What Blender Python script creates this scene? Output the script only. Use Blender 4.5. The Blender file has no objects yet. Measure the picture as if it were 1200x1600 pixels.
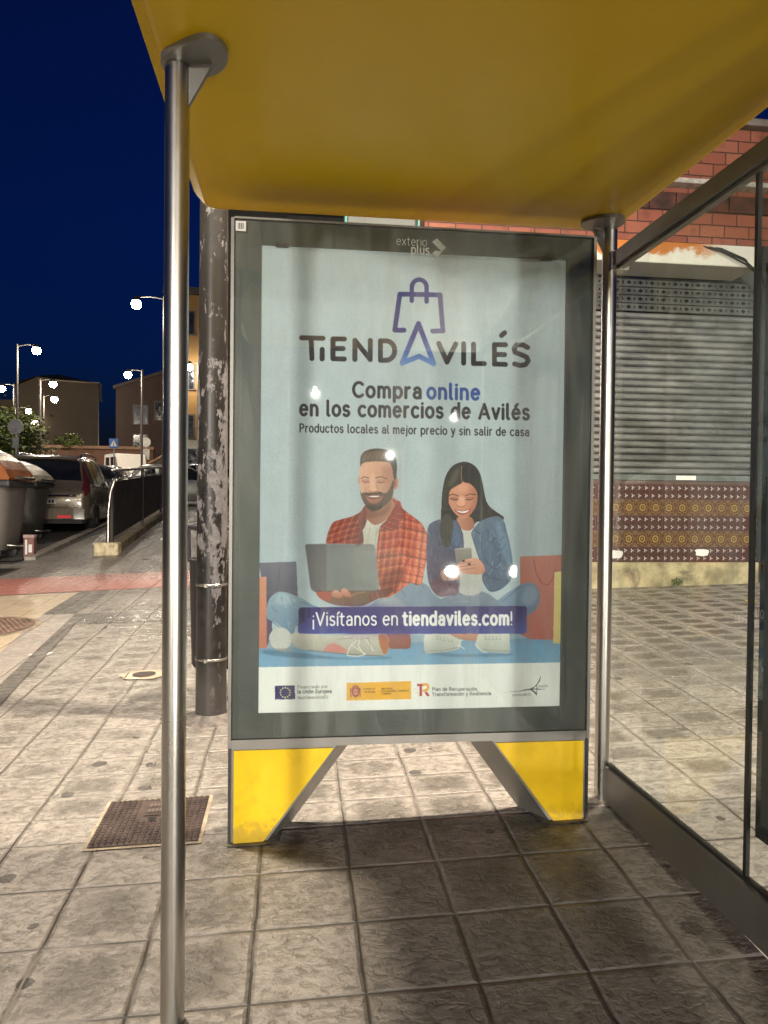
import bpy, bmesh, math, random
import numpy as np
from math import sin, cos, pi, radians, sqrt, atan2
from mathutils import Vector, Matrix

random.seed(7)
SC = bpy.context.scene
COL = SC.collection

# ------------------------------------------------------------------ camera, sky, exposure
YAW, PITCH, ROLL = radians(6.8), radians(1.0), radians(0.6)
fw = Vector((sin(YAW)*cos(PITCH), cos(YAW)*cos(PITCH), -sin(PITCH)))
rt = Vector((cos(YAW), -sin(YAW), 0)); up = rt.cross(fw)
r2 = rt*cos(ROLL) + up*sin(ROLL); u2 = up*cos(ROLL) - rt*sin(ROLL)
cd = bpy.data.cameras.new('camera'); cam = bpy.data.objects.new('camera', cd); COL.objects.link(cam)
m = Matrix((r2, u2, -fw)).transposed().to_4x4()
cam.matrix_world = m
cd.sensor_fit = 'VERTICAL'; cd.sensor_height = 36.0; cd.lens = 36.0*1150/1600
cd.clip_start = 0.02; cd.clip_end = 3000
SC.camera = cam

w = bpy.data.worlds.new('World'); SC.world = w; w.use_nodes = True
nt = w.node_tree; bg = nt.nodes['Background']
sky = nt.nodes.new('ShaderNodeTexSky'); sky.sky_type = 'NISHITA'; sky.sun_disc = False
sky.sun_elevation = radians(0.0); sky.sun_rotation = radians(200); sky.altitude = 20
sky.air_density = 1.0; sky.dust_density = 0.6; sky.ozone_density = 7.5
nt.links.new(sky.outputs[0], bg.inputs[0]); bg.inputs[1].default_value = 0.115

SC.view_settings.view_transform = 'Standard'
SC.view_settings.look = 'None'; SC.view_settings.exposure = 0.0; SC.view_settings.gamma = 1.0
SC.render.engine = 'CYCLES'
SC.cycles.use_denoising = True
SC.cycles.max_bounces = 8; SC.cycles.diffuse_bounces = 3; SC.cycles.glossy_bounces = 4
SC.cycles.transparent_max_bounces = 12; SC.cycles.sample_clamp_indirect = 6.0
SC.cycles.caustics_reflective = False; SC.cycles.caustics_refractive = False

# lamp powers (W): the lamp over the peeling column, the one over the shelter's glass side, the rest
P_COLUMN, P_SIDE, P_STREET, P_BEHIND = 1650, 3300, 360, 8300
P_HEADLIGHT = 1250
WARM = (1.0, 0.87, 0.70); NEUTRAL = (1.0, 0.93, 0.82)

# ------------------------------------------------------------------ the sloping street
GA, GB = .028, .046
G0 = -1.265 + GA*.56 - GB*2.63
def gz(x, y): return G0 + GA*x + GB*y
def G(x, y, dz=0.0): return Vector((x, y, gz(x, y) + dz))

# ------------------------------------------------------------------ helpers
def tag(o, label=None, cat=None, group=None, kind=None):
    if label: o['label'] = label
    if cat: o['category'] = cat
    if group: o['group'] = group
    if kind: o['kind'] = kind
    return o
def thing(name, label, cat, loc=(0, 0, 0), rz=0.0, group=None):
    o = bpy.data.objects.new(name, None); COL.objects.link(o)
    o.location = loc; o.rotation_euler = (0, 0, rz); o.empty_display_size = .2
    return tag(o, label, cat, group)
def copy_tree(o, parent=None):
    c = o.copy(); COL.objects.link(c)
    if parent is not None: c.parent = parent
    for ch in [x for x in KIDS.get(o.name, [])]:
        k = copy_tree(ch, c); KIDS.setdefault(c.name, []).append(k)
    return c
KIDS = {}

class MB:
    """collects shapes, then links them as ONE mesh object"""
    def __init__(s): s.v = []; s.f = []; s.mi = []; s.sm = []
    def add(s, vs, fs, mi=0, smooth=False):
        b = len(s.v); s.v += [tuple(v) for v in vs]
        s.f += [tuple(i+b for i in f) for f in fs]; s.mi += [mi]*len(fs); s.sm += [smooth]*len(fs)
        return s
    def box(s, a, b, mi=0):
        (x0, y0, z0), (x1, y1, z1) = a, b
        vs = [(x0,y0,z0),(x1,y0,z0),(x1,y1,z0),(x0,y1,z0),(x0,y0,z1),(x1,y0,z1),(x1,y1,z1),(x0,y1,z1)]
        return s.add(vs, [(0,3,2,1),(4,5,6,7),(0,1,5,4),(1,2,6,5),(2,3,7,6),(3,0,4,7)], mi)
    def rbox(s, a, b, r=.01, mi=0):
        """box with chamfered edges"""
        bm = bmesh.new(); bmesh.ops.create_cube(bm, size=1.0)
        for v in bm.verts:
            v.co = Vector([(a[i]+b[i])/2 + v.co[i]*(b[i]-a[i]) for i in range(3)])
        bmesh.ops.bevel(bm, geom=bm.edges[:], offset=r, segments=2, affect='EDGES', profile=.5)
        bm.verts.index_update()
        s.add([v.co for v in bm.verts], [[v.index for v in f.verts] for f in bm.faces], mi); bm.free(); return s
    def prism(s, pts, axis, lo, hi, mi=0):
        """pts: 2-D outline; axis: the direction of extrusion ('x','y','z')"""
        def P(p, t): return {'x': (t, p[0], p[1]), 'y': (p[0], t, p[1]), 'z': (p[0], p[1], t)}[axis]
        n = len(pts); vs = [P(p, lo) for p in pts] + [P(p, hi) for p in pts]
        fs = [tuple(range(n)), tuple(range(2*n-1, n-1, -1))] + [(i, i+n, (i+1) % n + n, (i+1) % n) for i in range(n)]
        return s.add(vs, fs, mi)
    def tube(s, pts, r, n=12, mi=0, cap=True):
        pts = [Vector(p) for p in pts]; rs = r if isinstance(r, (list, tuple)) else [r]*len(pts)
        vs = []; ref = None
        for i, p in enumerate(pts):
            d = (pts[min(i+1, len(pts)-1)] - pts[max(i-1, 0)]).normalized()
            if ref is None: ref = d.orthogonal().normalized()
            a = (ref - d*ref.dot(d)).normalized(); ref = a; b = d.cross(a)
            for k in range(n):
                t = 2*pi*k/n; vs.append(p + (a*cos(t) + b*sin(t))*rs[i])
        fs = [(i*n+k, i*n+(k+1) % n, (i+1)*n+(k+1) % n, (i+1)*n+k) for i in range(len(pts)-1) for k in range(n)]
        s.add(vs, fs, mi, True)
        if cap:
            e = (len(pts)-1)*n
            s.add(vs[:n], [tuple(range(n-1, -1, -1))], mi); s.add(vs[e:], [tuple(range(n))], mi)
        return s
    def lathe(s, prof, c=(0, 0, 0), n=20, mi=0, axis='z', a0=0, a1=2*pi):
        full = abs(a1-a0-2*pi) < 1e-6; m_ = n if full else n+1; vs = []
        for (r, h) in prof:
            for k in range(m_):
                t = a0 + (a1-a0)*k/n
                q = {'z': (r*cos(t), r*sin(t), h), 'x': (h, r*cos(t), r*sin(t)), 'y': (r*sin(t), h, r*cos(t))}[axis]
                vs.append((c[0]+q[0], c[1]+q[1], c[2]+q[2]))
        fs = []
        for i in range(len(prof)-1):
            for k in range(n):
                k2 = (k+1) % m_
                fs.append((i*m_+k, i*m_+k2, (i+1)*m_+k2, (i+1)*m_+k))
        return s.add(vs, fs, mi, True)
    def ball(s, c, r, n=12, mi=0):
        k = 8
        pr = [(r*sin(pi*i/k)+1e-5, -r*cos(pi*i/k)) for i in range(k+1)]
        return s.lathe(pr, c, n, mi)
    def quad(s, pts, mi=0): return s.add(pts, [tuple(range(len(pts)))], mi)
    def build(s, name, mats, parent=None, clean=True, origin=None, world=False):
        me = bpy.data.meshes.new(name)
        vs = s.v
        sh = Vector(origin) if origin is not None else Vector((0, 0, 0))
        if world:                                  # coordinates given in the world: make them local to the parent chain
            q = parent
            while q is not None: sh = sh + q.location; q = q.parent
        if sh.length > 0: vs = [(v[0]-sh.x, v[1]-sh.y, v[2]-sh.z) for v in vs]
        me.from_pydata(vs, [], s.f)
        for mt in (mats if isinstance(mats, (list, tuple)) else [mats]): me.materials.append(mt)
        me.polygons.foreach_set('material_index', s.mi); me.polygons.foreach_set('use_smooth', s.sm)
        if clean:
            bm = bmesh.new(); bm.from_mesh(me); bmesh.ops.recalc_face_normals(bm, faces=bm.faces); bm.to_mesh(me); bm.free()
        me.update()
        o = bpy.data.objects.new(name, me); COL.objects.link(o)
        if origin is not None: o.location = origin
        if parent is not None: o.parent = parent; KIDS.setdefault(parent.name, []).append(o)
        return o

# ------------------------------------------------------------------ materials
def new_mat(name):
    mt = bpy.data.materials.new(name); mt.use_nodes = True
    t = mt.node_tree; return mt, t, t.nodes['Principled BSDF']
class N:
    """small node-building helper"""
    def __init__(s, t): s.t = t
    def n(s, kind, **kw):
        o = s.t.nodes.new('ShaderNode'+kind)
        for k, v in kw.items(): setattr(o, k, v)
        return o
    def L(s, a, b): s.t.links.new(a, b)
    def put(s, sock, v):
        if isinstance(v, (int, float)): sock.default_value = v
        elif isinstance(v, (tuple, list)): sock.default_value = tuple(v) + ((1,) if len(v) == 3 and sock.type == 'RGBA' else ())
        else: s.L(v, sock)
    def math(s, op, a, b=0.0, c=None, clamp=False):
        o = s.n('Math', operation=op, use_clamp=clamp); s.put(o.inputs[0], a); s.put(o.inputs[1], b)
        if c is not None: s.put(o.inputs[2], c)
        return o.outputs[0]
    def mix(s, f, a, b, blend='MIX'):
        o = s.n('Mix', data_type='RGBA', blend_type=blend); s.put(o.inputs['Factor'], f)
        s.put(o.inputs[6], a); s.put(o.inputs[7], b); return o.outputs[2]
    def step(s, x, lo, hi, a=0.0, b=1.0):
        o = s.n('MapRange', interpolation_type='SMOOTHSTEP'); s.put(o.inputs[0], x)
        for i, v in enumerate((lo, hi, a, b)): s.put(o.inputs[i+1], v)
        return o.outputs[0]
    def coords(s, kind='Object'): return s.n('TexCoord').outputs[kind]
    def mapping(s, vec, scale=(1, 1, 1), loc=(0, 0, 0), rot=(0, 0, 0)):
        o = s.n('Mapping'); s.L(vec, o.inputs[0]); o.inputs[1].default_value = loc; o.inputs[2].default_value = rot; o.inputs[3].default_value = scale
        return o.outputs[0]
    def noise(s, vec, scale, detail=4, rough=.55, dist=0.0, typ='FBM'):
        o = s.n('TexNoise'); o.noise_type = typ; o.normalize = True
        s.L(vec, o.inputs['Vector']); s.put(o.inputs['Scale'], scale); o.inputs['Detail'].default_value = detail
        o.inputs['Roughness'].default_value = rough; o.inputs['Distortion'].default_value = dist
        return o.outputs[0]
    def bump(s, h, strength, dist=.01, normal=None):
        o = s.n('Bump'); o.inputs['Strength'].default_value = strength; o.inputs['Distance'].default_value = dist; s.L(h, o.inputs['Height'])
        if normal is not None: s.L(normal, o.inputs['Normal'])
        return o.outputs[0]
def mat(name, col, rough=.5, metal=0.0, var=.18, scale=6.0, bump=.0, bscale=60.0, coat=0.0, emit=None, es=0.0, stretch=(1, 1, 1), dirt_or_shade=0.0, spec=.5):
    mt, t, p = new_mat(name); q = N(t); co = q.mapping(q.coords(), stretch)
    nz = q.noise(co, scale, 5, .6)
    dark = tuple(c*(1-var*1.3) for c in col); light = tuple(min(1, c*(1+var)) for c in col)
    c = q.mix(q.step(nz, .3, .7), dark, light)
    if dirt_or_shade > 0:
        n2 = q.noise(q.coords(), scale*.6+1.3, 6, .65, .8)
        c = q.mix(q.math('MULTIPLY', q.step(n2, .5, .72), dirt_or_shade), c, (.045, .038, .03))
    q.put(p.inputs['Base Color'], c)
    q.put(p.inputs['Roughness'], q.step(nz, .25, .75, max(.02, rough-.08), min(1, rough+.08)))
    p.inputs['Metallic'].default_value = metal; p.inputs['Coat Weight'].default_value = coat; p.inputs['Coat Roughness'].default_value = .08
    p.inputs['Specular IOR Level'].default_value = spec
    if bump: q.L(q.bump(q.noise(q.coords(), bscale, 5, .6), bump, .004), p.inputs['Normal'])
    if emit: p.inputs['Emission Color'].default_value = tuple(emit)+(1,); p.inputs['Emission Strength'].default_value = es
    return mt
def glass_mat(name, tint=(.93, .96, .95), haze=0.03, ior=1.5):
    """a thin pane: clear, with Fresnel reflection and a diffuse veil for dust and reflected haze"""
    mt, t, p = new_mat(name); q = N(t); t.nodes.remove(p); out = t.nodes['Material Output']
    tr = q.n('BsdfTransparent'); tr.inputs[0].default_value = tint+(1,)
    gl = q.n('BsdfGlossy'); gl.inputs['Roughness'].default_value = .015
    df = q.n('BsdfDiffuse'); df.inputs[0].default_value = (.6, .6, .55, 1)
    lw = q.n('LayerWeight'); lw.inputs[0].default_value = .5; r0 = ((ior-1)/(ior+1))**2
    fr = q.math('ADD', r0, q.math('MULTIPLY', q.math('POWER', lw.outputs['Facing'], 5.0), 1-r0))
    n1 = q.noise(q.mapping(q.coords(), (5, 5, .7)), 1.6, 6, .65, .5)
    hz = q.math('MULTIPLY', q.step(n1, .42, .75), haze)
    m1 = q.n('MixShader'); q.L(hz, m1.inputs[0]); q.L(tr.outputs[0], m1.inputs[1]); q.L(df.outputs[0], m1.inputs[2])
    m2 = q.n('MixShader'); q.L(fr, m2.inputs[0]); q.L(m1.outputs[0], m2.inputs[1]); q.L(gl.outputs[0], m2.inputs[2])
    q.L(m2.outputs[0], out.inputs[0]); return mt
def emit_mat(name, col, s):
    mt, t, p = new_mat(name); p.inputs['Base Color'].default_value = tuple(col)+(1,)
    p.inputs['Emission Color'].default_value = tuple(col)+(1,); p.inputs['Emission Strength'].default_value = s; return mt

def splash(mt, lo, hi, col=(.10, .075, .045), amount=.6):
    """splashed mud near the ground on a painted part"""
    t = mt.node_tree; p = t.nodes['Principled BSDF']; q = N(t); src = p.inputs['Base Color'].links[0].from_socket
    sp = q.n('SeparateXYZ'); co = q.coords(); q.L(co, sp.inputs[0]); nz = q.noise(co, 22, 6, .7)
    f = q.math('MULTIPLY', q.step(q.math('ADD', sp.outputs[2], q.math('MULTIPLY', q.math('SUBTRACT', nz, .5), .22)), lo, hi, 1.0, 0.0), amount)
    q.L(q.mix(f, src, col), p.inputs['Base Color'])
# paving: 30 cm slate-textured slabs, joints, worn edges, moss and gum spots
def paving_mat(name, light, dark, ux=.3, uy0=.3, uy1=.2, darkness=.5, joint=(.05, .042, .034), spots=True, slate=.8):
    mt, t, p = new_mat(name); q = N(t); co = q.coords(); sp = q.n('SeparateXYZ'); q.L(co, sp.inputs[0])
    wob = q.noise(co, 3.5, 2)
    x = q.math('ADD', sp.outputs[0], q.math('MULTIPLY', q.math('SUBTRACT', wob, .5), .018))
    y = q.math('ADD', sp.outputs[1], q.math('MULTIPLY', q.math('SUBTRACT', q.noise(co, 2.9, 2), .5), .012))
    u = q.math('DIVIDE', q.math('SUBTRACT', x, .19), ux)
    yy = q.math('SUBTRACT', y, 2.77); far = q.math('GREATER_THAN', yy, 0.0)
    period = q.math('ADD', uy0, q.math('MULTIPLY', far, uy1-uy0))
    v = q.math('DIVIDE', yy, period)
    fu = q.math('FRACT', u); fv = q.math('FRACT', v)
    eu = q.math('MULTIPLY', q.math('MINIMUM', fu, q.math('SUBTRACT', 1.0, fu)), ux)
    ev = q.math('MULTIPLY', q.math('MINIMUM', fv, q.math('SUBTRACT', 1.0, fv)), period)
    e = q.math('MINIMUM', eu, ev)
    cid = q.n('CombineXYZ'); q.L(q.math('FLOOR', u), cid.inputs[0]); q.L(q.math('FLOOR', v), cid.inputs[1])
    wn = q.n('TexWhiteNoise'); wn.noise_dimensions = '3D'; q.L(cid.outputs[0], wn.inputs['Vector'])
    rnd = wn.outputs['Value']
    # per-slab shifted coordinates so that no slab repeats
    off = q.n('VectorMath', operation='MULTIPLY_ADD'); q.L(wn.outputs['Color'], off.inputs[0]); off.inputs[1].default_value = (9, 9, 9); q.L(co, off.inputs[2])
    pc = off.outputs[0]
    wv = q.n('VectorMath', operation='MULTIPLY_ADD'); nd = q.n('TexNoise'); q.L(pc, nd.inputs['Vector']); nd.inputs['Scale'].default_value = 16; nd.inputs['Detail'].default_value = 4; nd.inputs['Roughness'].default_value = .6
    q.L(nd.outputs['Color'], wv.inputs[0]); wv.inputs[1].default_value = (.075, .06, 0); q.L(pc, wv.inputs[2])
    vc = q.n('TexVoronoi'); vc.feature = 'DISTANCE_TO_EDGE'; q.L(q.mapping(wv.outputs[0], (.8, 1.25, 0), rot=(0, 0, .5)), vc.inputs['Vector']); vc.inputs['Scale'].default_value = 27
    crease = q.step(vc.outputs['Distance'], .0, .22)
    cm = q.step(q.noise(pc, 21, 3, .6), .44, .60)         # only some of the creases show
    crease = q.math('SUBTRACT', 1.0, q.math('MULTIPLY', q.math('SUBTRACT', 1.0, crease), cm))
    relief = q.noise(q.mapping(wv.outputs[0], (1, 1.5, 1)), 26, 5, .62)
    fine = q.noise(co, 140, 3, .7); mid = q.noise(pc, 14, 5, .65, .6); big = q.noise(co, 1.15, 4, .6)
    centre = q.math('MULTIPLY', q.step(eu, .012, .10), q.step(ev, .008, .07))
    big2 = q.noise(co, .55, 3, .5)
    dk = q.math('MULTIPLY', centre, q.step(q.math('ADD', q.math('ADD', q.math('MULTIPLY', mid, .7), q.math('MULTIPLY', big, .6)), q.math('MULTIPLY', rnd, .3)), .62, .98))
    # behind the panel every slab has a worn dark middle; towards the shop only the edges stay pale
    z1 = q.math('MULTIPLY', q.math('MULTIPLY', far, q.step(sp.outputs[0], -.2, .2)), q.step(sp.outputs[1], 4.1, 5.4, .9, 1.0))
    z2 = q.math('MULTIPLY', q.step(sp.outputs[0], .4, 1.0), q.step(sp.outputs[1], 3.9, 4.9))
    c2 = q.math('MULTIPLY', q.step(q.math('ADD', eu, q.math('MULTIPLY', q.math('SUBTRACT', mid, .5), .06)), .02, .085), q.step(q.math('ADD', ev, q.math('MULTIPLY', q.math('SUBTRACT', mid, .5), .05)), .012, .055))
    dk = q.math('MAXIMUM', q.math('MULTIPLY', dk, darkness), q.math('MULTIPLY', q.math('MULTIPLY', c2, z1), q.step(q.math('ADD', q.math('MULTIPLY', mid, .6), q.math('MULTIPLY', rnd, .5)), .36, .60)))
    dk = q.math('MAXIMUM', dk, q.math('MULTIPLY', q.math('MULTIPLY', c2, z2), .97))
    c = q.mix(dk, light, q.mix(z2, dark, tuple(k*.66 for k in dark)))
    c = q.mix(q.math('MULTIPLY', q.math('SUBTRACT', 1.0, crease), .42*slate), c, tuple(k*.6 for k in dark))
    c = q.mix(q.math('MULTIPLY', q.step(fine, .35, .7), .35), c, tuple(k*.5 for k in light))
    c = q.mix(q.math('MULTIPLY', q.step(rnd, .0, 1.0), .22), c, tuple(k*.62 for k in light))
    c = q.mix(q.math('MULTIPLY', q.step(big2, .52, .68), .5), c, tuple(k*.45 for k in light))
    if spots:
        vo = q.n('TexVoronoi'); vo.feature = 'F1'; vo.voronoi_dimensions = '2D'; q.L(q.mapping(co, (1, 1, 0)), vo.inputs['Vector']); vo.inputs['Scale'].default_value = 3.4
        ds = q.math('ADD', vo.outputs['Distance'], q.math('MULTIPLY', q.math('SUBTRACT', q.noise(co, 45, 3), .5), .09))
        vr = q.n('SeparateColor'); q.L(vo.outputs['Color'], vr.inputs[0])
        lim = q.math('ADD', .015, q.math('MULTIPLY', vr.outputs[0], .10))
        gum = q.math('MULTIPLY', q.math('LESS_THAN', ds, lim), q.math('GREATER_THAN', vr.outputs[1], .72))
        c = q.mix(q.math('MULTIPLY', gum, .8), c, (.028, .025, .024))
    # brown tint paints the canopy's shade into the slabs, mossy along the panel's foot
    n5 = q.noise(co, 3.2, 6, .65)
    dirt_or_shade = q.math('MULTIPLY', q.math('MULTIPLY', q.step(q.math('ADD', sp.outputs[0], q.math('MULTIPLY', n5, .6)), .25, .65), q.step(q.math('ADD', sp.outputs[1], q.math('MULTIPLY', n5, .2)), 2.78, 2.90, 1.0, 0.0)), q.step(sp.outputs[0], 1.1, 1.3, .30, .12))
    c = q.mix(dirt_or_shade, c, (.066, .048, .024))
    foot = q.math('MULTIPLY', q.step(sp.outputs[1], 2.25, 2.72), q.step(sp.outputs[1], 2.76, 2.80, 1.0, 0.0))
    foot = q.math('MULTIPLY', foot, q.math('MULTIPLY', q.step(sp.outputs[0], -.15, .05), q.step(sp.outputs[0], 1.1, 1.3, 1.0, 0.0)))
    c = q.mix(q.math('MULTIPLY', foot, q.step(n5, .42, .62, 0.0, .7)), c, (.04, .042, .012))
    c = q.mix(q.math('MULTIPLY', q.step(relief, .38, .56, .62, 0.0), slate), c, tuple(k*.7 for k in dark))
    moss = q.math('MULTIPLY', q.step(q.noise(co, 2.1, 5, .65), .55, .75), .3)
    c = q.mix(moss, c, (.075, .07, .03))
    ew = q.math('MINIMUM', eu, q.math('ADD', ev, q.math('MULTIPLY', far, .0016)))
    jn = q.math('ADD', ew, q.math('MULTIPLY', q.math('SUBTRACT', mid, .5), .007))
    jw = q.math('ADD', .0025, q.math('MULTIPLY', q.step(yy, -.1, .1), -.001))
    joint_f = q.math('MULTIPLY', q.step(q.math('SUBTRACT', jn, jw), .0, .003, 1.0, 0.0), q.step(yy, -.1, .3, 1.0, .7))
    joint_f = q.math('MULTIPLY', joint_f, q.step(q.noise(co, 5, 4, .6), .30, .5, .45, 1.0))
    c = q.mix(joint_f, c, q.mix(q.step(q.noise(co, 1.7, 3, .6), .50, .62), joint, tuple(k*.8 for k in light)))
    q.put(p.inputs['Base Color'], c)
    wet = q.step(big2, .42, .62)
    q.put(p.inputs['Roughness'], q.math('ADD', q.math('MULTIPLY', wet, -.16), q.step(mid, .3, .7, .34, .62)))
    p.inputs['Specular IOR Level'].default_value = .6
    h = q.math('ADD', q.math('MULTIPLY', crease, .55*slate), q.math('MULTIPLY', relief, 1.5*slate))
    h = q.math('ADD', h, q.math('MULTIPLY', fine, .10))
    h = q.math('MULTIPLY', h, q.step(e, .003, .014))
    h = q.math('ADD', h, q.step(e, .001, .0045, -.7, 0.0))
    q.L(q.bump(h, 1.0, .0065), p.inputs['Normal'])
    return mt
# ------------------------------------------------------------------ setting: ground, road, bands of paving
asphalt = mat('asphalt', (.05, .047, .045), .75, var=.3, scale=3, bump=.5, bscale=220)
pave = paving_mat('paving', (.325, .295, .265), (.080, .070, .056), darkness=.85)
def sheet(name, pts, dz, m, kind='structure'):
    mb = MB(); mb.quad([G(x, y, dz) for x, y in pts]); return tag(mb.build(name, m), kind=kind)
sheet('ground', [(-420, -300), (420, -300), (420, 420), (-420, 420)], -.012, asphalt)
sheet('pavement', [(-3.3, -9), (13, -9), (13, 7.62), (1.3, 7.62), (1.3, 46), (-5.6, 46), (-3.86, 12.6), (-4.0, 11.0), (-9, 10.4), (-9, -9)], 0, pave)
red = paving_mat('red_slabs', (.50, .19, .155), (.36, .13, .11), darkness=.3, slate=.25, spots=False)
sheet('pavement_red_band', [(-8.6, 7.55), (-.9, 8.6), (-.9, 9.86), (-8.6, 8.8)], .004, red)
darkp = paving_mat('dark_slabs', (.105, .094, .082), (.07, .062, .055), darkness=.5, slate=.3)
sheet('pavement_dark_band', [(-1.93, 6.66), (1.2, 6.72), (1.2, 7.2), (-2.03, 7.12)], .004, darkp)
sheet('pavement_dark_strip', [(-1.70, 3.2), (-1.56, 3.2), (-1.90, 6.655), (-2.03, 7.115)], .008, darkp)
sheet('pavement_dark_slab', [(-2.33, 7.12), (-2.035, 7.12), (-2.03, 8.38), (-2.33, 8.34)], .004, darkp)
sheet('pavement_dark_row', [(-2.15, 9.74), (-1.78, 9.78), (-2.5, 16.5), (-2.9, 16.5)], .004, darkp)
cream = paving_mat('cream_slabs', (.52, .42, .30), (.36, .28, .2), darkness=.3, slate=.3, spots=False)
sheet('pavement_cream_zone', [(-8.6, 5.2), (-2.1, 5.2), (-2.33, 7.115), (-2.34, 8.33), (-8.6, 7.7)], .004, cream)
smooth = paving_mat('smooth_slabs', (.34, .30, .27), (.22, .19, .18), darkness=.4, slate=.25)
sheet('pavement_smooth_row', [(-2.09, 3.2), (-1.705, 3.2), (-2.035, 7.115), (-2.33, 7.115), (-2.095, 5.2)], .004, smooth)
sheet('road', [(-4.02, 11.35), (-4.70, 19.5), (-6.9, 46), (-14, 120), (-80, 120), (-80, 11.0), (-9, 10.5)], .004, asphalt)
kerbm = mat('kerb_stone', (.30, .27, .23), .8, var=.2, scale=5, bump=.4, dirt_or_shade=.4)
mb = MB()
for i in range(24):
    a, b = i/24, (i+.97)/24
    def kp(t, o): return (-3.98 + o - 2.3*t, 11.4 + 27*t)
    p = [kp(a, 0), kp(a, .16), kp(b, .16), kp(b, 0)]
    h = .05
    vs = [G(x, y, -.02) for x, y in p] + [G(x, y, h) for x, y in p]
    mb.add(vs, [(4, 5, 6, 7), (0, 1, 5, 4), (1, 2, 6, 5), (2, 3, 7, 6), (3, 0, 4, 7)])
tag(mb.build('kerb', kerbm), kind='structure')

# ------------------------------------------------------------------ covers let into the paving
iron = mat('cast_iron', (.085, .062, .055), .55, .6, var=.35, scale=9, bump=.3, dirt_or_shade=.3)
mortar = mat('mortar', (.33, .27, .2), .9, var=.25, scale=14, bump=.6, bscale=90)
def cover_rect():
    x0, x1, y0, y1 = -.735, -.345, 2.715, 3.075
    t = thing('utility_cover', 'square cast iron utility cover with raised grid set in paving behind steel post', 'utility cover', G(x0, y0))
    def L(x, y, dz): return G(x, y, dz) - t.location
    mb = MB(); f = .014
    o = [(x0-f, y0-f), (x1+f, y0-f), (x1+f, y1+f), (x0-f, y1+f)]
    mb.quad([L(x, y, .005) for x, y in o]); mb.build('mortar_surround', mortar, t)
    mb = MB(); mb.quad([L(x0, y0, .009), L(x1, y0, .009), L(x1, y1, .009), L(x0, y1, .009)])
    n = 18
    for i in range(n):
        for j in range(n):
            if 6 <= i <= 13 and 9 <= j <= 16: continue
            cx_, cy_ = x0 + (i+.5)*(x1-x0)/n, y0 + (j+.5)*(y1-y0)/n; s_ = (x1-x0)/n*.36
            vs = [L(cx_+a*s_, cy_+b*s_, .009) for a, b in ((-1,-1),(1,-1),(1,1),(-1,1))] + [L(cx_+a*s_*.8, cy_+b*s_*.8, .0125) for a, b in ((-1,-1),(1,-1),(1,1),(-1,1))]
            mb.add(vs, [(4,5,6,7),(0,1,5,4),(1,2,6,5),(2,3,7,6),(3,0,4,7)])
    mb.build('lid', iron, t)
    mb = MB(); xa, xb = x0+.155, x0+.29
    mb.quad([L(xa, y0+.215, .0115), L(xb, y0+.215, .0115), L(xb, y0+.33, .0115), L(xa, y0+.33, .0115)])
    for r_ in range(2):                                   # worn raised lettering: two rows of blocks
        for k in range(8):
            xx = xa+.01+k*.0145; yy = y0+.24+r_*.045
            mb.quad([L(xx, yy, .0135), L(xx+.010, yy, .0135), L(xx+.010, yy+.026, .0135), L(xx, yy+.026, .0135)], 1)
    mb.build('name_plate', [iron, mat('worn_iron', (.17, .13, .12), .5, .5)], t)
    mb = MB()
    for xx in (x0+.18, x0+.225):
        mb.quad([L(xx, y0+.165, .0135), L(xx+.028, y0+.165, .0135), L(xx+.028, y0+.195, .0135), L(xx, y0+.195, .0135)])
    mb.build('lifting_hole', mat('hole_black', (.006, .006, .006), .9), t)
cover_rect()
def cover_round():
    cx_, cy_, r = -2.66, 6.62, .42
    t = thing('manhole_cover', 'round rusty manhole cover in pale paving at left', 'manhole cover', G(cx_, cy_))
    def L(x, y, dz): return G(cx_+x, cy_+y, dz) - t.location
    mb = MB(); k = 40
    mb.quad([L((r+.05)*cos(2*pi*i/k), (r+.05)*sin(2*pi*i/k), .006) for i in range(k)]); mb.build('mortar_surround', mortar, t)
    mb = MB(); mb.quad([L(r*cos(2*pi*i/k), r*sin(2*pi*i/k), .010) for i in range(k)])
    s_ = .028
    for i in range(-18, 19):
        for j in range(-18, 19):
            x, y = i*.045+(j % 2)*.022, j*.04
            if x*x+y*y > (r-.05)**2: continue
            mb.add([L(x+a*s_*.5, y+b*s_*.4, .010) for a, b in ((-1,0),(0,-1),(1,0),(0,1))]+[L(x+a*s_*.38, y+b*s_*.3, .014) for a, b in ((-1,0),(0,-1),(1,0),(0,1))], [(4,5,6,7),(0,1,5,4),(1,2,6,5),(2,3,7,6),(3,0,4,7)])
    mb.build('lid', mat('rusty_iron', (.20, .13, .10), .6, .4, var=.35, scale=9, bump=.3), t)
cover_round()
t = thing('valve_cover', 'small round iron valve cover with broken mortar ring beside post', 'valve cover', G(-.98, 4.95))
mb = MB(); k = 18
mb.quad([Vector((.15*cos(2*pi*i/k)*(1+.12*sin(i*2.3)), .11*sin(2*pi*i/k)*(1+.1*cos(i*1.7)), .006+.15*cos(2*pi*i/k)*GA+.11*sin(2*pi*i/k)*GB)) for i in range(k)]); mb.build('mortar_ring', cream, t)
mb = MB(); mb.quad([Vector((.075*cos(2*pi*i/k), .06*sin(2*pi*i/k), .010+.075*cos(2*pi*i/k)*GA+.06*sin(2*pi*i/k)*GB)) for i in range(k)]); mb.build('lid', iron, t)
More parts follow.
